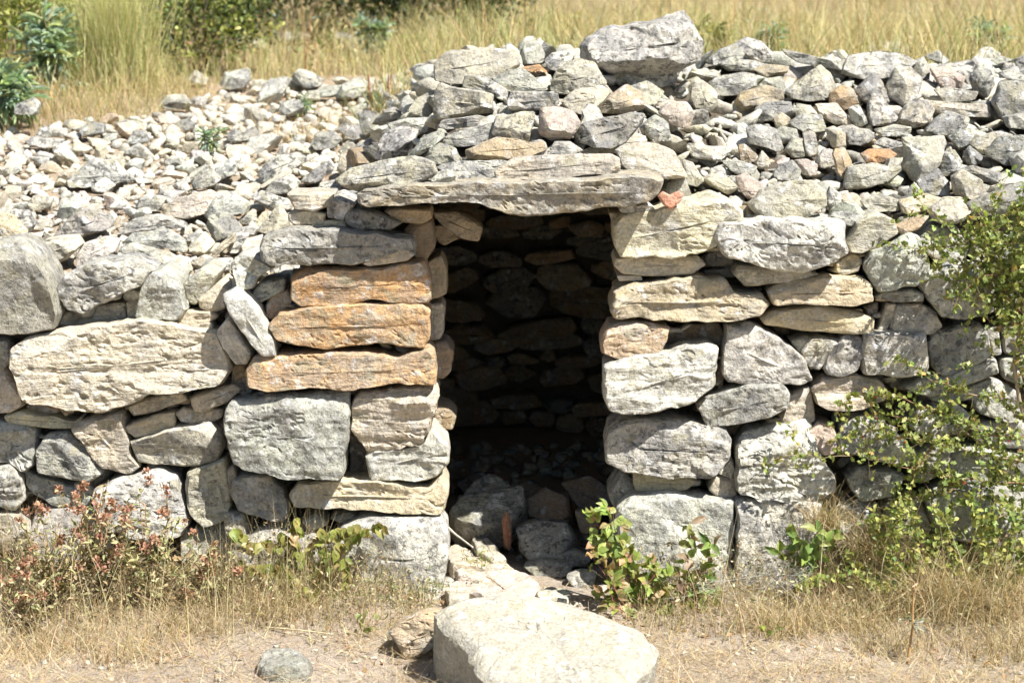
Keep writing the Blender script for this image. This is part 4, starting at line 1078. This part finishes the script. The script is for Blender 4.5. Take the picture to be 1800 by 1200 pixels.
def sprig_plant(name, paths, Y, seed, label, cat, leafL, leafW, pal, per=3, step=.03, droop=.0, lobed=False, stem=(.30, .16, .10), r0=.003, tri=False, spread=.02, off=0, trans=None, jit=.15):
    """plant given by stem paths in photograph pixels on upright planes at depth Y"""
    r = np.random.default_rng(seed); lines = []
    for pth in paths:
        Yp = np.linspace(0, 1, len(pth)); yy = Y + r.normal() * .03 + Yp * r.uniform(-.05, .03)
        lines.append(np.array([at(a, b, y_) for (a, b), y_ in zip(pth, yy)]))
    b = lines[0][0].copy(); b[2] = float(G(b[0], b[1])); root = empty(name, b); tag(root, label, cat)
    ms, ml = MB(), MB()
    for Lp in lines:
        d = np.concatenate([[0], np.cumsum(np.linalg.norm(np.diff(Lp, axis=0), axis=1))]); t = np.arange(0, d[-1] + 1e-6, step * .5)
        Q = np.stack([np.interp(t, d, Lp[:, i]) for i in range(3)], 1); Q[1:-1] = (Q[:-2] + Q[1:-1] * 2 + Q[2:]) / 4
        Q = Q + np.stack([fbm(Q + seed, 9, 2, seed + k) for k in range(3)], 1) * .012
        if len(Q) < 2: continue
        ms.tube(Q - b, r0, r0 * .4, stem, 4)
        for q in Q[1::2] if off == 0 else Q[off::2]:
            m = per * (3 if tri else 1)
            if tri:
                d0 = np.repeat(rdir(r, per, .2), 3, 0); nn = np.repeat(rdir(r, per, 1.2) + np.array([0, -.9, 0]), 3, 0); sd = np.cross(d0, nn)
                off3 = np.tile([0, -1, 1], per)[:, None]; dd = d0 + sd * off3 * .8; P0 = q + d0 * spread * 1.3
            else:
                dd = rdir(r, m, .15) + np.array([0, 0, -droop]); nn = rdir(r, m, .8) + np.array([0, -.8, 0]); P0 = q + rdir(r, m) * r.uniform(0, spread, (m, 1))
            ml.leaves(P0 - b, dd, nn, r.uniform(.65, 1.15, m) * leafL, r.uniform(.7, 1.1, m) * leafW, cols(r, m, pal, jit=jit), lobed=lobed)
    ms.build('stems', WOOD, root); ml.build('leaves', LEAF, root)
    return root
sprig_plant('heart_leaf_vine', [[(570, 1065), (540, 1000), (520, 950), (515, 905)], [(570, 1060), (500, 1010), (450, 990), (405, 985)], [(560, 1060), (560, 990), (600, 950), (650, 925), (680, 915)], [(540, 1010), (490, 960), (440, 950), (410, 925)], [(580, 1050), (590, 1000), (570, 960), (560, 930)], [(520, 1000), (470, 1000), (430, 1010)], [(560, 1050), (520, 1020), (480, 985)], [(575, 1055), (610, 1010), (600, 975)], [(560, 1040), (540, 970), (580, 930), (620, 925)], [(500, 1000), (520, 960), (490, 930)]], -.16, 301,
            'yellow-green vine with drooping heart-shaped leaves left of the doorway', 'vine', .046, .036, [(.25, .27, .06), (.20, .24, .055), (.32, .30, .09), (.38, .28, .12)], per=4, step=.030, droop=1.3, stem=(.25, .20, .10), r0=.0018, spread=.015)
sprig_plant('bramble', [[(1130, 1090), (1100, 1020), (1060, 950), (1040, 905)], [(1120, 1095), (1080, 1060), (1060, 1010), (1035, 970)], [(1130, 1085), (1110, 990), (1080, 930), (1075, 890)], [(1140, 1090), (1150, 1040), (1130, 1000)], [(1150, 1095), (1180, 1080), (1170, 1100)], [(1110, 1090), (1090, 1080), (1065, 1045)], [(1140, 1095), (1170, 1050), (1180, 1010)], [(1150, 1100), (1200, 1070), (1230, 1050)], [(1120, 1080), (1130, 1030), (1160, 1000), (1150, 985)], [(1100, 1070), (1075, 1030), (1065, 990), (1050, 940)]], -.22, 302,
            'bright green bramble growing against the right side of the doorway', 'bramble', .040, .030, [(.27, .32, .08), (.20, .27, .06), (.35, .36, .11), (.24, .30, .07), (.42, .28, .15)], per=2, step=.028, tri=True, stem=(.32, .13, .09), r0=.0022)
sprig_plant('broad_leaf_sapling', [[(1220, 1075), (1210, 1010), (1215, 950), (1205, 915)], [(1215, 1060), (1190, 1020), (1195, 980)], [(1220, 1040), (1245, 990), (1250, 945)], [(1215, 1070), (1260, 1040), (1250, 1010)]], -.20, 303,
            'sapling with oval glossy leaves right of the bramble', 'sapling', .058, .030, [(.17, .25, .07), (.22, .29, .08), (.30, .33, .11), (.36, .25, .17)], per=4, step=.042, stem=(.30, .18, .10), r0=.0026)
sprig_plant('oval_leaf_sapling', [[(1420, 1040), (1415, 980), (1405, 940), (1395, 920)], [(1420, 1000), (1450, 960), (1465, 935)], [(1415, 1000), (1380, 975), (1365, 970)], [(1418, 990), (1430, 950), (1440, 930)]], -.20, 304,
            'sapling with dark oval leaves above the spider web', 'sapling', .060, .032, [(.15, .23, .06), (.20, .27, .07), (.29, .32, .10)], per=4, step=.042, stem=(.28, .2, .1), r0=.0024)
sprig_plant('small_leaf_bush', [[(1560, 1070), (1540, 1010), (1510, 990), (1485, 975)], [(1560, 1060), (1560, 980), (1540, 930), (1530, 900)], [(1570, 1050), (1600, 980), (1610, 930), (1600, 890)], [(1560, 1040), (1500, 1010), (1440, 1020), (1400, 1035)], [(1590, 1020), (1640, 960), (1660, 930), (1670, 900)], [(1570, 1000), (1575, 940), (1580, 880)]], -.24, 305,
            'low bush of small yellow-green leaves below the hawthorn, among dry grass', 'bush', .024, .015, YGR, per=9, step=.02, stem=(.28, .2, .1), r0=.0022, spread=.03)
sprig_plant('small_leaf_bush', [[(1720, 1050), (1690, 980), (1660, 930), (1640, 890)], [(1725, 1050), (1730, 970), (1720, 910), (1700, 870)], [(1730, 1050), (1770, 980), (1780, 920), (1760, 880)], [(1720, 1040), (1680, 1000), (1630, 990)], [(1735, 1040), (1790, 1010), (1810, 960)], [(1720, 1020), (1745, 950), (1740, 900)]], -.22, 310,
            'dense low yellow-green bush against the wall foot at the right edge', 'bush', .026, .017, YGR, per=8, step=.02, stem=(.28, .2, .1), r0=.0022, spread=.035)
sprig_plant('creeping_herb', [[(700, 1060), (660, 1045), (620, 1040), (590, 1050)], [(700, 1060), (730, 1045), (770, 1040)], [(680, 1065), (640, 1070), (600, 1075)], [(700, 1070), (740, 1070), (760, 1060)], [(690, 1050), (690, 1025), (640, 1020)], [(720, 1040), (760, 1020), (785, 1030)]], -.24, 306,
            'creeping grey-green herb under the pale corner stone left of the doorway', 'herb', .012, .006, [(.30, .31, .16), (.22, .25, .11), (.40, .38, .22)], per=8, step=.012, stem=(.35, .28, .16), r0=.001, spread=.03)
sprig_plant('seedling', [[(1350, 1120), (1345, 1095), (1340, 1085)], [(1350, 1120), (1365, 1100), (1375, 1098)]], -.62, 307, 'tiny green seedling in the straw below the spider web', 'seedling', .028, .018, [(.28, .31, .07), (.2, .26, .06)], per=2, step=.03, r0=.001)
sprig_plant('round_leaf_seedling', [[(650, 1110), (645, 1090), (640, 1080)], [(650, 1110), (665, 1090), (672, 1080)], [(650, 1110), (630, 1095), (625, 1088)]], -.50, 308, 'small round-leaved green seedling left of the brown rock', 'seedling', .034, .022, [(.24, .28, .09), (.3, .3, .12)], per=2, step=.035, r0=.0012)
sprig_plant('doorway_weed', [[(840, 990), (850, 975), (845, 965)], [(840, 990), (825, 985), (815, 975)], [(845, 992), (862, 985), (866, 978)]], .02, 309, 'tiny green weed between sunlit stones on the doorway floor', 'weed', .018, .005, [(.28, .31, .1), (.35, .34, .15)], per=4, step=.012, r0=.0008)

# hawthorn leaning over the right end of the wall
def hawthorn():
    r = np.random.default_rng(401)
    main = [[(1850, 960), (1822, 800), (1792, 705), (1782, 640), (1795, 560), (1810, 470), (1820, 380)]]
    br = [[(1803, 530), (1768, 520), (1720, 455), (1680, 415), (1640, 375), (1608, 340)], [(1820, 430), (1740, 405), (1690, 430), (1640, 440)], [(1803, 490), (1760, 480), (1700, 470), (1640, 448), (1580, 432), (1525, 438)],
          [(1803, 480), (1755, 470), (1780, 400), (1800, 340), (1815, 300)], [(1803, 470), (1752, 460), (1730, 400), (1720, 370)], [(1803, 550), (1765, 540), (1730, 520), (1700, 500), (1665, 495)], [(1803, 590), (1768, 580), (1800, 540), (1825, 500)],
          [(1800, 770), (1720, 755), (1650, 720), (1580, 700), (1520, 690), (1475, 715)], [(1802, 810), (1700, 795), (1620, 770), (1540, 755), (1480, 775)], [(1808, 850), (1720, 845), (1640, 835), (1570, 815), (1520, 800)],
          [(1560, 760), (1500, 800), (1450, 808), (1390, 798), (1345, 808)], [(1700, 840), (1640, 865), (1590, 880), (1565, 920), (1550, 960)], [(1810, 890), (1760, 915), (1720, 950), (1690, 980)],
          [(1640, 780), (1605, 840), (1595, 900), (1580, 950)], [(1795, 740), (1760, 700), (1700, 690), (1640, 670), (1600, 640)], [(1810, 880), (1790, 940), (1800, 1000)], [(1720, 780), (1680, 740), (1660, 690)], [(1650, 725), (1600, 740), (1550, 725), (1500, 740)],
          [(1800, 800), (1760, 830), (1700, 880), (1650, 900)], [(1815, 700), (1790, 640), (1800, 590)], [(1803, 510), (1765, 500), (1790, 450), (1805, 400), (1800, 350)], [(1803, 500), (1760, 490), (1720, 480), (1690, 520), (1670, 540)], [(1803, 570), (1775, 560), (1760, 430), (1745, 350)], [(1800, 560), (1770, 510), (1745, 440)]]
    ms, ml, mbr = MB(), MB(), MB(); b = base_at(1850, -.18)
    root = empty('hawthorn_bush', b); tag(root, 'thorny hawthorn bush with small lobed leaves spreading over the right end of the wall', 'bush')
    mt = MB(); T0 = np.array([at(a, c, -.10) for a, c in main[0]]); T0[0, 2] = b[2]
    mt.tube(T0 - b, .009, .004, (.36, .29, .21), 7)
    for i, pth in enumerate(br):
        y0 = -.10; y1 = r.uniform(-.20, -.07)
        Lp = np.array([at(a, c, y0 + (y1 - y0) * q) for (a, c), q in zip(pth, np.linspace(0, 1, len(pth)))])
        d = np.concatenate([[0], np.cumsum(np.linalg.norm(np.diff(Lp, axis=0), axis=1))]); t = np.arange(0, d[-1], .012)
        Q = np.stack([np.interp(t, d, Lp[:, k]) for k in range(3)], 1); Q = Q + np.stack([fbm(Q + i, 8, 2, 50 + i + k) for k in range(3)], 1) * .014
        thin = i in (2, 10, 0)
        ms.tube(Q - b, .0036 if not thin else .0024, .001, (.26, .15, .10) if i % 2 else (.30, .22, .15), 4)
        for j, q in enumerate(Q):
            if thin and j % 2: continue
            if r.random() < (.25 if thin else .50 if i < 7 or i >= 20 else .21):                          # side twig with leaves along it
                dv = rdir(r, 1)[0] * np.array([1, .55, .9]); dv /= np.linalg.norm(dv); ln = r.uniform(.05, .16); tt = np.linspace(0, 1, 7)[:, None]
                W = q + dv * ln * tt + np.array([0, 0, -.02]) * tt ** 2
                ms.tube(W - b, .0012, .0006, (.24, .17, .11), 3); m = 13
                qq = W[r.integers(1, 7, m)]
            else: m = 3; qq = np.repeat(q[None], m, 0)
            ml.leaves(qq + r.normal(size=(m, 3)) * .006 - b, rdir(r, m, .2), rdir(r, m, .7) + np.array([0.2, -.5, 0]), r.uniform(.016, .033, m), r.uniform(.012, .023, m), cols(r, m, HAW, [4, 3, 3, 1.3, .35], .2), lobed=True)
            if r.random() < .012:
                V, T = PRO_LOW[1]; mbr.add(V * .006 + q - b + np.array([0, -.01, -.012]), T, (.45, .05, .03))
    mt.build('trunk', WOOD, root); ms.build('twigs', WOOD, root); ml.build('leaves', LEAF, root)
    if mbr.n: mbr.build('berries', LEAF, root)
hawthorn()

# dry tussocks under the hawthorn
def tussock(name, b, n, L, spread, pal, seed, label, cat, group, w=.0024, bend=(.4, 2.6), lean=(.05, .95), azc=None):
    r = np.random.default_rng(seed); mb = MB()
    rt = np.stack([r.normal(size=n) * spread, r.normal(size=n) * spread * .7, np.zeros(n)], 1)
    az = r.uniform(0, 6.28, n) if azc is None else azc + r.normal(size=n) * .9
    mb.blades(rt, az, r.uniform(*lean, n), L * r.uniform(.5, 1.1, n), w * r.uniform(.7, 1.3, n), cols(r, n, pal), bend=r.uniform(*bend, n), segs=4)
    o = mb.build(name, GRASS); o.location = b; return tag(o, label, cat, group)
for k, (px, Y, n, L, sp_, lab) in enumerate([(1545, -.10, 300, .30, .05, 'golden dry tussock hanging from the joint under the hawthorn leaves'), (1655, -.30, 560, .33, .08, 'large brown arching dry tussock below the hawthorn'),
                                             (1745, -.30, 560, .34, .08, 'brown dry tussock at the right edge, under the hawthorn'), (1500, -.42, 230, .22, .07, 'short straw tussock left of the thistle stalk'),
                                             (1800, -.65, 240, .24, .09, 'straw tussock in the bottom right corner'), (1590, -.62, 220, .18, .08, 'low straw tussock around the foot of the thistle stalk'), (1390, -.50, 260, .17, .07, 'thin straw tussock under the spider web'), (1460, -.13, 240, .20, .03, 'wispy golden tussock in the dark joint beside the pale base stone')]):
    b = base_at(px, Y)
    if k in (0, 7): b[2] = at(px, 985 if k == 0 else 930, Y)[2]
    tussock('dry_tussock', b, n, L, sp_, [(.50, .40, .24), (.42, .31, .17), (.60, .51, .35), (.34, .25, .14)], 420 + k, lab, 'grass tussock', 'dry grass tussocks at the foot of the wall')
for k, (px, Y, n, L, lab) in enumerate([(60, -.62, 300, .16, 'straw tussock in front of the dried spurge at the left edge'), (330, -.50, 300, .16, 'straw tussock below the rightmost dried spurge'), (470, -.34, 260, .18, 'straw tussock at the foot of the heart-leaved vine'), (200, -.72, 260, .13, 'low straw tussock at the bottom left')]):
    tussock('dry_tussock', base_at(px, Y), n, L, .09, STRAW, 440 + k, lab, 'grass tussock', 'dry grass tussocks at the foot of the wall')

# dried thistle with a few grey-green leaves
r = np.random.default_rng(451); b = base_at(1615, -.72); root = empty('thistle_stalk', b); tag(root, 'dead brown thistle stalk with grey-green leaves standing in straw at lower right', 'dried plant')
ms, ml = MB(), MB(); P_ = np.array([[0, 0, 0], [.005, 0, .06], [.012, 0, .12], [.01, .0, .18], [.012, 0, .27]]); ms.tube(P_, .005, .0025, (.45, .27, .13), 6)
m = 16; Q = np.array([.012, 0, .135]) + r.normal(size=(m, 3)) * .008; d = rdir(r, m); d[:, 2] *= .4
ml.leaves(Q, d, rdir(r, m, 1.5), r.uniform(.03, .055, m), r.uniform(.008, .013, m), cols(r, m, [(.40, .43, .33), (.33, .36, .28), (.5, .47, .36)]), lobed=True)
m = 14; ml.leaves(np.array([.012, 0, .24]) + r.normal(size=(m, 3)) * np.array([.012, .012, .03]), rdir(r, m, .6), rdir(r, m, .5), r.uniform(.02, .04, m), r.uniform(.006, .012, m), cols(r, m, [(.5, .4, .26), (.42, .3, .18)]), lobed=True)
ms.build('stalk', WOOD, root); ml.build('leaves', DRY, root)

# spider web stretched between sapling and bush
mb = MB(); u = np.linspace(0, 1, 26); v = np.linspace(0, 1, 12); A = at(1228, 1030, -.34); B_ = at(1425, 1000, -.30); U_, V_ = np.meshgrid(u, v)
Q = A + (B_ - A) * U_[..., None]; Q[..., 1] += -.10 * V_ + .05; Q[..., 2] += -.07 * np.sin(np.pi * U_) * (.3 + .7 * V_) + .08 * (1 - V_) * np.sin(np.pi * U_) * .6
Q += .004 * np.stack([fbm(Q.reshape(-1, 3), 20, 2, k).reshape(U_.shape) for k in range(3)], -1)
for k in range(120):
    i0, i1 = r.integers(0, 12, 2); j0 = r.integers(0, 26); j1 = int(np.clip(j0 + r.integers(-9, 10), 0, 25)); a, e = Q[i0, j0], Q[i1, j1]
    if np.linalg.norm(a - e) > .01: mb.tube([a, (a + e) / 2 + [0, 0, -.004], e], .00024, .00024, (.6, .6, .6), 3)
for j in range(0, 25): mb.tube(Q[11, j:j + 2], .0004, .0004, (.7, .7, .7), 3)
for k in range(9):
    a = Q[r.integers(0, 12), r.integers(0, 26)]; e = a + r.normal(size=3) * np.array([.10, .03, .07]); mb.tube([a, (a + e) / 2 + [0, 0, -.006], e], .0004, .0004, (.85, .85, .85), 3)
tag(mb.build('spider_web', DRY), 'greyish sheet spider web slung low between the saplings right of the doorway', 'spider web')
# bleached sticks
mb = MB(); mb.tube([on_ground(460, 1101), on_ground(520, 1106, .02), on_ground(580, 1113, .01)], .004, .002, (.62, .52, .34), 5); tag(mb.build('straw_stick', WOOD), 'pale dry stick lying in the straw left of the brown rock', 'stick')
mb = MB(); mb.tube([at(778, 918, .10), at(800, 938, .06), at(832, 962, .02)], .006, .003, (.50, .46, .40), 5); tag(mb.build('grey_stick', WOOD), 'thin grey stick lying against the left foot of the doorway', 'stick')
mb = MB(); mb.tube([at(985, 1033, -.10), at(1015, 1042, -.12), at(1045, 1050, -.12)], .003, .002, (.6, .55, .48), 5); tag(mb.build('bleached_twig', WOOD), 'bleached twig on the shaded threshold beside the bramble', 'stick')

# ------------------------------------------------------------------ slope plants and the hillside behind
def euphorbia(px, py, Y, h, n, leafL, seed, label, pal=GLAU, stems_only=0):
    r = np.random.default_rng(seed); p = at(px, py, Y); z = max(float(H(p[0], Y)), float(HILLZ(p[0], Y))); b = np.array([p[0], Y, z]); root = empty('spurge_plant', b); tag(root, label, 'green plant', 'green spurge plants')
    ms, ml = MB(), MB()
    for P_ in stems_from(r, np.zeros(3), n, h * .6, h, h * .5):
        ms.tube(P_, .004, .0025, (.28, .22, .13), 4); m = int(46); t = 1 - r.random(m) ** 1.3 * .62
        Q = np.stack([np.interp(t, np.linspace(0, 1, len(P_)), P_[:, i]) for i in range(3)], 1); d = rdir(r, m); d[:, 2] = d[:, 2] * .4 + (t - .72) * 2.2
        ml.leaves(Q, d, rdir(r, m, 1.4), leafL * r.uniform(.6, 1.1, m), leafL * .16, cols(r, m, pal))
    for k in range(stems_only):
        a = r.uniform(0, 6.28); ms.tube([[.04 * math.cos(a), .03 * math.sin(a), 0], [.05 * math.cos(a), .04 * math.sin(a), h * .9], [.055 * math.cos(a), .04 * math.sin(a), h * 1.5]], .006, .004, (.32, .15, .11), 4)
    ms.build('stems', WOOD, root); ml.build('leaves', LEAF, root)
def yhit(px, py): return float(hit(px, py)[1])
euphorbia(372, 268, yhit(372, 268), .10, 3, .050, 501, 'small blue-green spurge in the middle of the rubble slope')
euphorbia(526, 203, yhit(526, 203), .08, 2, .045, 502, 'tiny blue-green spurge high on the rubble slope')
euphorbia(668, 168, 2.75, .12, 2, .05, 503, 'spurge with dark red dead stems beside the roof mound', stems_only=4)
euphorbia(15, 205, 2.62, .26, 9, .13, 504, 'large blue-green spurge at the left edge beside the rubble')
euphorbia(95, 155, 3.4, .32, 9, .13, 505, 'tall blue-green spurge between the left edge and the pale tussock')
euphorbia(655, 62, 5.6, .20, 5, .10, 506, 'blue-green spurge in the grass above the left end of the lintel')
euphorbia(1350, 95, 4.0, .16, 4, .10, 507, 'blue-green spurge behind the roof right of the crest boulder')
euphorbia(1255, 60, 4.8, .24, 5, .10, 508, 'yellow-green spurge just behind the crest boulder', pal=YGR)
euphorbia(1740, 80, 4.6, .20, 4, .11, 509, 'blue-green spurge in golden grass at the upper right')
tussock('pale_tussock', (*at(205, 150, 3.55)[:2], float(HILLZ(at(205, 150, 3.55)[0], 3.55))), 1500, .64, .085, [(.54, .54, .26), (.60, .57, .30), (.46, .47, .21), (.66, .57, .34)], 521, 'tall pale green-gold grass tussock above the rubble at the upper left', 'grass tussock', None, w=.0042, bend=(-.1, .5), lean=(.0, .42))

r = np.random.default_rng(531); mb = MB()
def bgrass(n, x0, x1, y0, y1, L0, L1, w, pal, edgef=None, bend=(.2, 1.1)):
    x = r.uniform(x0, x1, n); y = r.uniform(y0, y1, n)
    cl = fbm(np.stack([x, y, x * 0], 1), 1.1, 2, 77); k = r.random(n) < np.clip(.62 + .9 * cl, .08, 1)
    if edgef is not None: k &= edgef(x, y)
    x, y = x[k], y[k]; m = len(x); z = np.maximum(HILLZ(x, y), H(x, y) - .06)
    mb.blades(np.stack([x, y, z], 1), r.uniform(0, 6.28, m), r.uniform(.0, .55, m), r.uniform(L0, L1, m) * (1 + .35 * cl[k]), w * r.uniform(.7, 1.3, m), cols(r, m, pal), bend=r.uniform(*bend, m))
nearedge = lambda x, y: y > np.array([edge(v) for v in x]) + .12
bgrass(9000, -4.0, -.2, 2.55, 6.0, .10, .28, .0042, OLIVE + STRAW[:2], nearedge)
bgrass(15000, -.7, 4.5, 2.4, 6.0, .12, .40, .0042, GOLD + [(.34, .38, .16)])
bgrass(10000, -5.5, 5.5, 5.8, 9.8, .14, .36, .007, GOLD[:3] + OLIVE)
bgrass(1500, -2.4, -.6, 2.4, 3.6, .05, .16, .003, STRAW + [(.55, .36, .18)])
bgrass(7000, -4.0, -.45, 2.3, 4.0, .06, .22, .0036, OLIVE + STRAW[:2] + [(.30, .35, .14), (.55, .38, .18)], lambda x, y: y > np.array([edge(v) for v in x]) - .05, bend=(.2, 1.6))
bgrass(2200, -2.4, -.3, 1.3, 2.6, .03, .09, .0025, STRAW + [(.58, .42, .24)], bend=(.4, 1.6))
bgrass(6000, -2.6, -.4, 2.4, 3.6, .04, .13, .0025, STRAW + [(.58, .42, .24), (.52, .34, .18)], bend=(.4, 1.6))
tag(mb.build('hillside_dry_grass', GRASS), 'tall golden dry grass covering the hillside behind the hut', 'dry grass', kind='stuff')
mb = MB(); n = 70; x = np.concatenate([r.uniform(.75, 2.6, 45), r.uniform(-3.2, .3, 25)]); y = r.uniform(3.2, 6.5, n)
mb.blades(np.stack([x, y, HILLZ(x, y)], 1), r.uniform(0, 6.28, n), r.uniform(0, .2, n), r.uniform(.4, .75, n), .007, cols(r, n, [(.42, .21, .10), (.52, .38, .18), (.36, .18, .10)]), bend=.2)
tag(mb.build('seed_stalks', GRASS), 'reddish dead seed stalks rising through the hillside grass', 'dry grass', kind='stuff')

mb = MB(); ms_ = MB()
for k in range(170):
    x = r.uniform(-4.5, 4.5); y = r.uniform(3.1, 8.5)
    if y < edge(x) + .3 and x < -.4: continue
    b = np.array([x, y, float(HILLZ(x, y))]); m = 40; hh = r.uniform(.08, .28); c = b + np.stack([r.normal(size=m) * .07, r.normal(size=m) * .07, r.uniform(.02, hh, m)], 1)
    mb.leaves(c, rdir(r, m, .5), rdir(r, m, .8), r.uniform(.02, .05, m), r.uniform(.006, .018, m), cols(r, m, [GLAU, YGR, OLIVE, [(.50, .40, .22), (.40, .28, .16)]][r.integers(4)]))
tag(mb.build('hillside_weeds', LEAF), 'mixed green and brown weeds among the hillside grass', 'weeds', kind='stuff')
def shrub(name, px, py, Y, rx, rz, n, ls, pal, seed, label, trunk=True):
    r = np.random.default_rng(seed); p = at(px, py, Y); b = np.array([p[0], Y, float(HILLZ(p[0], Y))]); root = empty(name, b); tag(root, label, 'shrub', 'shrubs on the hillside')
    ms, ml = MB(), MB(); nc = max(10, n // 90)
    for k in range(nc):
        d = rdir(r, 1, .35)[0]; c = np.array([d[0] * rx, d[1] * rx * .8, rz * .95 + d[2] * rz * .85]) * r.uniform(.55, 1); c[2] = max(c[2], rz * .15)
        ms.tube([[0, 0, -.02], c * .5 + [0, 0, .05], c], .006, .002, (.24, .18, .12), 4)
        m = n // nc; dd = rdir(r, m); Q = c + dd * r.uniform(.2, 1, (m, 1)) ** .5 * rx * .33
        ml.leaves(Q, rdir(r, m, .1), rdir(r, m, .8), ls * r.uniform(.6, 1.2, m), ls * .55 * r.uniform(.7, 1.2, m), cols(r, m, pal, jit=.2))
    ms.build('branches', WOOD, root); ml.build('foliage', LEAF, root)
shrub('green_shrub', 20, 120, 4.0, .42, .36, 3800, .032, YGR, 601, 'yellow-green leafy shrub in the upper left corner behind the spurge')
shrub('green_shrub', 345, 60, 5.0, .46, .34, 3400, .036, YGR + DEEP, 602, 'yellow-green leafy shrub just right of the pale tussock')
shrub('green_shrub', 110, 30, 5.0, .55, .46, 3400, .034, YGR + DEEP[:1], 603, 'dark green shrub behind the pale tussock at the upper left')
shrub('shade_shrub', 530, 10, 7.0, .8, .55, 4200, .05, DEEP, 604, 'dark shrub standing in for shade at the top edge left of the crest boulder')  # near-black shrubs added here to imitate the shade under trees
shrub('shade_shrub', 790, 10, 7.2, .7, .46, 3600, .05, DEEP, 605, 'dark shrub standing in for shade at the top edge above the middle of the hut')
shrub('shade_shrub', 1330, 0, 10.4, .7, .30, 2200, .06, DEEP, 606, 'dark shrub standing in for shade at the top edge right of the crest boulder')
shrub('shade_shrub', 300, 0, 7.4, .8, .5, 2600, .06, DEEP, 607, 'dark shrub standing in for shade at the top edge above the pale tussock')
shrub('shade_shrub', 1720, 0, 11.5, .9, .4, 2200, .06, DEEP, 608, 'dark shrub standing in for shade at the top right corner')
for k, (px, py, Y, w, h, cls, lab) in enumerate([(425, 30, 6.4, 66, 46, 'm', 'pale tan rock in the grass at the top edge, left of the others'), (610, 25, 6.6, 70, 44, 'd', 'dark rock at the top edge above the rubble slope'), (505, 22, 6.9, 60, 40, 'd', 'dark rock between the two rocks at the top edge'), (900, 10, 7.0, 70, 36, 'd', 'dark rock at the top edge left of the crest boulder')]):
    p = at(px, py, Y); rm = h / FPX * (Y + 7) * .6; b = np.array([p[0], Y, float(HILLZ(p[0], Y)) + rm * .6])
    o = obj('hillside_rock', PRO_ME[k], None, b, tint(cls, r)); o.scale = (rm * 1.6 / .06, rm * 1.3 / .06, rm * 1.3 / .06); tag(o, lab, 'rock', 'rocks on the hillside')
